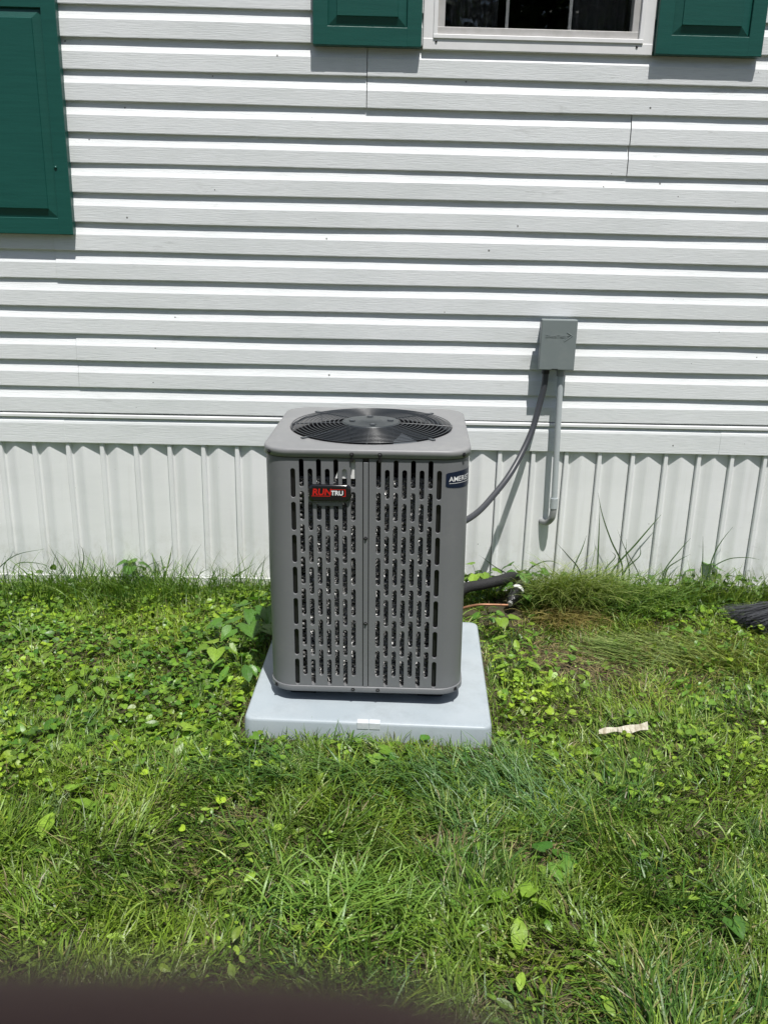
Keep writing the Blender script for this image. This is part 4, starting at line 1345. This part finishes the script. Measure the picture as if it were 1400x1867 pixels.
# ------------------------------------------------------------------ single plants that can be picked out
def weed(x, y, n, size, kind, hgt, cols, label, group=None, spread=0.5, name='weed_plant', cat='weed', droop=0.55):
    """rosette or upright plant: leaf blades on stalks, one leaf object each"""
    root = empty(name, (x, y, float(gz(np.array([x]), np.array([y]))[0])), label, cat, 0, group)
    stem = MB()
    for i in range(n):
        a = 2 * PI * (i * 0.381966) + random.uniform(-0.3, 0.3)
        h = hgt * random.uniform(0.55, 1.0)
        r = spread * h * random.uniform(0.5, 1.2) + 0.004
        px_, py_ = r * math.cos(a), r * math.sin(a)
        py_ = min(py_, -y - 0.02)
        if abs(pad_local(x + px_, y + py_)[0]) < PH + 0.01 and abs(pad_local(x + px_, y + py_)[1]) < PH + 0.01:
            h = max(h, 0.085)
        stem.tube(bezier([(0, 0, 0), (px_ * 0.35, py_ * 0.35, h * 0.7), (px_, py_, h)], 3), 0.0012, 4, cap=False)
        s_ = size * random.uniform(0.7, 1.15)
        c = np.array([lerp(np.array(cols[0]), np.array(cols[1]), random.random())]) * random.uniform(0.85, 1.15)
        lf = scatter_leaves(kind, np.array([px_]), np.array([py_]), np.array([h]), np.array([s_]), np.array([a - PI / 2]), np.array([random.uniform(0.05, droop)]), np.array([a + random.uniform(-0.5, 0.5)]), c, 'leaf', M['leaf'], parent=root)
    so_ = stem.build('stalk', M['leaf'], root)
    color_attr(so_.data, np.tile(np.array([[0.09, 0.15, 0.04]]), (len(so_.data.vertices), 1)))
    return root
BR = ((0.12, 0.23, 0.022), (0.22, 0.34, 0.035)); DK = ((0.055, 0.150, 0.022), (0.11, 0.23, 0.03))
weed(0.725, -0.085, 7, 0.060, 'heart', 0.190, DK, 'dark broad leaved weed against the skirting right of the unit', spread=0.45)
weed(0.700, -0.20, 5, 0.050, 'heart', 0.130, DK, 'dark leaves over the end of the black insulated pipe', spread=0.5)
weed(0.53, -0.36, 5, 0.042, 'round', 0.055, DK, 'low dark weed below the bare copper pipe', spread=0.9)
weed(0.505, -0.14, 8, 0.050, 'round', 0.17, BR, 'leafy weed behind the black insulated pipe', spread=0.4)
weed(0.555, -0.485, 4, 0.060, 'round', 0.100, BR, 'bright round leaved weed at the back right corner of the pad', spread=0.5)
weed(0.600, -0.62, 7, 0.075, 'lance', 0.085, BR, 'bright weed beside the right edge of the pad, below the copper pipe', spread=0.6)
weed(0.570, -0.86, 7, 0.070, 'lance', 0.080, BR, 'low weed halfway along the right edge of the pad', spread=0.7)
weed(1.12, -0.25, 7, 0.062, 'heart', 0.120, DK, 'dark weed with wide leaves among the drooping grass at the right wall', spread=0.8)
weed(1.56, -0.055, 5, 0.055, 'round', 0.150, DK, 'upright weed at the wall near the right edge', spread=0.4)
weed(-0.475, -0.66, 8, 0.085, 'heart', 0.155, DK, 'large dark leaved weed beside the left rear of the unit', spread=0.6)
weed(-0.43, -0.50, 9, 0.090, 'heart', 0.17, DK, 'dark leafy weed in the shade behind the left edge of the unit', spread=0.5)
weed(-0.455, -0.92, 8, 0.075, 'lance', 0.12, DK, 'dark weed by the left edge of the pad', spread=0.7)
weed(-0.55, -0.80, 6, 0.060, 'heart', 0.11, BR, 'bright heart leaved weed left of the pad', spread=0.7)
weed(-1.06, -0.07, 5, 0.070, 'round', 0.170, DK, 'single tall oval leaved weed at the wall left of the unit', spread=0.2)
weed(0.515, -1.93, 4, 0.062, 'heart', 0.050, DK, 'round dark leaf plant beside the bare patch in the foreground', spread=0.5)
weed(0.385, -2.13, 4, 0.120, 'lance', 0.095, BR, 'long leaved plantain standing in the foreground grass', spread=0.25)
weed(0.88, -2.12, 4, 0.055, 'heart', 0.060, DK, 'heart leaved weed in the right foreground', spread=0.6)
weed(-0.86, -1.72, 5, 0.090, 'lance', 0.055, BR, 'broad plantain in the left foreground', spread=0.8)
weed(-0.98, -1.45, 5, 0.080, 'lance', 0.055, BR, 'pale broad leaved plant at the left edge of the lawn', spread=0.8)
weed(0.02, -1.43, 3, 0.045, 'round', 0.050, BR, 'yellow green round leaf plant just in front of the pad', spread=0.6)
weed(-0.62, -1.36, 6, 0.055, 'heart', 0.070, BR, 'bright violet plant left of the front corner of the pad', spread=0.8)
weed(-1.0, -1.02, 7, 0.070, 'lance', 0.075, BR, 'pale star shaped weed in the ivy at the left', spread=0.9)

# tall single blades standing against the skirting
CLUMPS = [
    ('tallest bent grass blades in front of the right skirting', [[ (1.179, 0.147), (1.119, 0.267), (1.070, 0.385), (1.041, 0.491) ],
        [ (1.056, 0.135), (1.051, 0.296), (1.045, 0.443) ],
        [ (1.255, 0.108), (1.179, 0.238), (1.135, 0.329) ],
        [ (1.214, 0.128), (1.194, 0.208), (1.194, 0.273) ]]),
    ('long slanting grass blade crossing a rib of the right skirting', [[ (1.135, 0.116), (1.234, 0.249), (1.300, 0.335), (1.344, 0.388) ],
        [ (1.191, 0.127), (1.254, 0.199), (1.253, 0.249) ]]),
    ('pair of short grass blades just right of the conduit elbow', [[ (0.981, 0.124), (0.918, 0.203), (0.866, 0.257) ],
        [ (0.947, 0.133), (0.981, 0.235), (0.999, 0.297) ],
        [ (0.745, 0.109), (0.799, 0.151), (0.855, 0.157), (0.905, 0.132) ]]),
    ('curling small blades beside the tallest bent blades', [[ (1.095, 0.125), (1.141, 0.192), (1.124, 0.217) ]]),
    ('two spread grass blades right of the long slanting blade', [[ (1.371, 0.130), (1.435, 0.233), (1.482, 0.288) ],
        [ (1.381, 0.130), (1.432, 0.177), (1.492, 0.208) ]]),
    ('thin stem and arching blades near the right end of the skirting', [[ (1.542, 0.123), (1.536, 0.224), (1.530, 0.304) ],
        [ (1.574, 0.113), (1.594, 0.215), (1.627, 0.281), (1.673, 0.344) ],
        [ (1.582, 0.124), (1.660, 0.184), (1.754, 0.193), (1.828, 0.179) ]]),
    ('arching grass stem over the black pipe', [[ (0.670, 0.088), (0.581, 0.147), (0.512, 0.196) ]]),
    ('arching grass blades at the far left wall', [[ (-1.694, 0.068), (-1.596, 0.156), (-1.461, 0.187) ],
        [ (-1.601, 0.108), (-1.503, 0.115), (-1.409, 0.073) ],
        [ (-1.657, 0.001), (-1.666, 0.088), (-1.624, 0.146) ],
        [ (-1.449, 0.024), (-1.380, 0.093), (-1.402, 0.150) ]]),
    ('thick curled grass blades beside the oval leaf at the left wall', [[ (-1.339, -0.003), (-1.396, 0.122), (-1.441, 0.206) ],
        [ (-1.329, 0.007), (-1.291, 0.123), (-1.293, 0.181), (-1.311, 0.204) ],
        [ (-1.294, 0.007), (-1.242, 0.095), (-1.262, 0.176) ],
        [ (-1.251, 0.037), (-1.211, 0.086), (-1.205, 0.106) ]]),
    ('spreading grass blades in the middle of the left skirting', [[ (-1.040, 0.041), (-1.066, 0.118), (-1.095, 0.165) ],
        [ (-1.062, 0.040), (-0.995, 0.119), (-0.927, 0.144) ],
        [ (-1.145, 0.020), (-1.177, 0.068), (-1.214, 0.057) ],
        [ (-1.000, 0.042), (-0.970, 0.090), (-0.959, 0.129) ]]),
    ('tall straight blade at the middle of the left skirting', [[ (-0.922, 0.062), (-0.893, 0.159), (-0.882, 0.231) ],
        [ (-0.926, 0.072), (-0.882, 0.145) ]]),
    ('leaning long blade on the left skirting nearer the unit', [[ (-0.871, 0.005), (-0.817, 0.112), (-0.754, 0.219) ],
        [ (-0.794, 0.006), (-0.765, 0.075), (-0.728, 0.095) ]]),
    ('short grass blades between the leaning blade and the unit', [[ (-0.737, -0.013), (-0.707, 0.066), (-0.682, 0.115) ],
        [ (-0.669, -0.011), (-0.646, 0.067), (-0.642, 0.106) ],
        [ (-0.542, -0.009), (-0.545, 0.069) ]]),
    ('upright blades next to the unit at the left wall', [[ (-0.612, 0.058), (-0.557, 0.098), (-0.512, 0.127) ],
        [ (-0.502, -0.028), (-0.481, 0.080), (-0.466, 0.167) ]]),
    ]
def ribbon(pts, W, root, col):
    P = bezier(pts, 5)
    n = len(P)
    vs = []
    for i, p in enumerate(P):
        t = (P[min(i + 1, n - 1)] - P[max(i - 1, 0)]).normalized()
        sd = t.cross(Vector((0.25, 1, 0.2))).normalized()
        w_ = W * 0.5 * max(0.06, 0.7 + 0.6 * (i / n) - 1.25 * (i / (n - 1)) ** 2)
        vs += [p - sd * w_, p + sd * w_ + Vector((0, 0.0012, 0))]
    mb = MB(); mb.add(vs, [(2 * i, 2 * i + 1, 2 * i + 3, 2 * i + 2) for i in range(n - 1)], True)
    o = mb.build('blade', M['grass'], root)
    color_attr(o.data, np.tile(np.array([col]), (len(vs), 1)))
for lab, bl in CLUMPS:
    x0 = sum(b[0][0] for b in bl) / len(bl)
    root = empty('tall_grass', (x0, -0.06, 0.0), lab, 'grass', 0, 'tall grass blades standing along the skirting')
    for b in bl:
        dy = random.uniform(-0.03, 0.015)
        pts = [(b[0][0] - x0, dy - 0.01, 0.0)] if b[0][1] > 0.02 else []
        pts += [(q[0] - x0, dy + 0.012 * k, q[1]) for k, q in enumerate(b)]
        c = random.random()
        ribbon(pts, random.uniform(0.0058, 0.0088) * (1.3 if b[-1][1] > 0.38 else 1), root, (0.03 + 0.04 * c, 0.065 + 0.06 * c, 0.022 + 0.02 * c))

# ------------------------------------------------------------------ trees behind the camera, seen in the window glass
def tree(x, y, h, rc, label):
    e = empty('tree', (x, y, 0), label, 'tree')
    t = MB(); t.tube([(0, 0, -0.1), (0.1, 0, h * 0.3), (0, 0.1, h * 0.75)], [0.28, 0.2, 0.07], 10); t.build('trunk', M['trunk'], e)
    n = 5200
    d = RNG.normal(0, 1, (n, 3)); d /= np.linalg.norm(d, axis=1)[:, None]
    rr = RNG.random(n) ** 0.4
    P = d * rr[:, None] * np.array([rc, rc, h * 0.42]); P[:, 2] += h * 0.58
    f = np.array([noise.noise((p[0] * 0.6 + x, p[1] * 0.6, p[2] * 0.6)) for p in P])
    P = P[f > -0.12]; n = len(P)
    col = lerp(np.array([0.03, 0.07, 0.015]), np.array([0.08, 0.13, 0.03]), RNG.random((n, 1)))
    scatter_leaves('heart', P[:, 0], P[:, 1], P[:, 2], RNG.uniform(0.25, 0.5, n), RNG.uniform(0, 6.28, n), RNG.uniform(0, 1.2, n), RNG.uniform(0, 6.28, n), col, 'crown', M['leaf'], parent=e)
for (x, y, h, rc, lab) in ((-9, -24, 13, 4.5, 'leafy tree behind the photographer to the left'), (-2, -27, 15, 5, 'tall leafy tree directly behind the photographer'), (5, -25, 13, 4.6, 'leafy tree behind the photographer to the right'), (12, -28, 14, 5, 'leafy tree far behind to the right')):
    tree(x, y, h, rc, lab)

# ------------------------------------------------------------------ the photographer's hand at the lens and the unseen phone added to shade it
def cam_mm(p): return CAM_M @ Vector((p[0] / 1000, p[1] / 1000, p[2] / 1000))
def hand():
    me = bpy.data.meshes.new('hand')
    pts = []; edges = []; rad = []
    def add(p, r, link=None):
        pts.append(tuple(cam_mm(p))); rad.append(r / 1000)
        if link is not None: edges.append((link, len(pts) - 1))
        return len(pts) - 1
    w0 = add((-84, -100, 16), 21)                    # palm centre
    w1 = add((-92, -150, 30), 20, w0)                # wrist
    w2 = add((-112, -215, 52), 25, w1)
    k1 = add((-82, -52, -2), 11.5, w0); k2 = add((-82, -74, 0), 11.5, w0); k3 = add((-82, -96, 2), 11, w0); k4 = add((-81, -116, 6), 10, w0)
    a = add((-62, -27, -20), 9.6, k1); a = add((-40, -19.6, -21), 9.4, a); a = add((-18, -19.3, -20), 9.2, a); a = add((-7, -18.85, -19.5), 9.0, a); a = add((1.2, -18.5, -19.3), 8.4, a); add((6.0, -18.9, -19.2), 6.4, a)
    for (k, yy, ln) in ((k2, -60, 8), (k3, -86, 4), (k4, -110, -10)):
        a = add((-62, yy, -12), 9.0, k); a = add((-36 + ln, yy + 1, -11), 8.4, a); a = add((-12 + ln, yy, -8), 7.6, a); add((-6 + ln, yy, -7), 6, a)
    t = add((-78, -92, 26), 13, w0); t = add((-66, -66, 26), 10.5, t); t = add((-48, -46, 21), 9.2, t); add((-40, -38, 20), 7.5, t)
    me.from_pydata(pts, edges, [])
    me.materials.append(M['skin'])
    o = bpy.data.objects.new('hand', me)
    COL.objects.link(o)
    sk = o.modifiers.new('skin', 'SKIN'); sk.use_smooth_shade = True
    for i, sv_ in enumerate(me.skin_vertices[0].data if me.skin_vertices else []):
        sv_.radius = (rad[i], rad[i])
    if not me.skin_vertices:
        pass
    else:
        me.skin_vertices[0].data[0].use_root = True
    ss = o.modifiers.new('subsurf', 'SUBSURF'); ss.levels = 2; ss.render_levels = 2
    return o
h = hand()
tag(h, 'hand with a blurred dark fingertip across the bottom edge, close to the lens', 'hand')
ph = empty('smartphone', cam_mm((-21, -56, 5)), 'black smartphone held by the hand at the lens, out of view, added to shade the fingertip', 'phone')
pb = MB()
pb.bbox(-58, 16, -135, 22, 1.6, 9.2, 1.8)
pb.v = [tuple(cam_mm(p) - ph.location) for p in pb.v]
pb.build('phone_body', M['phone'], ph)
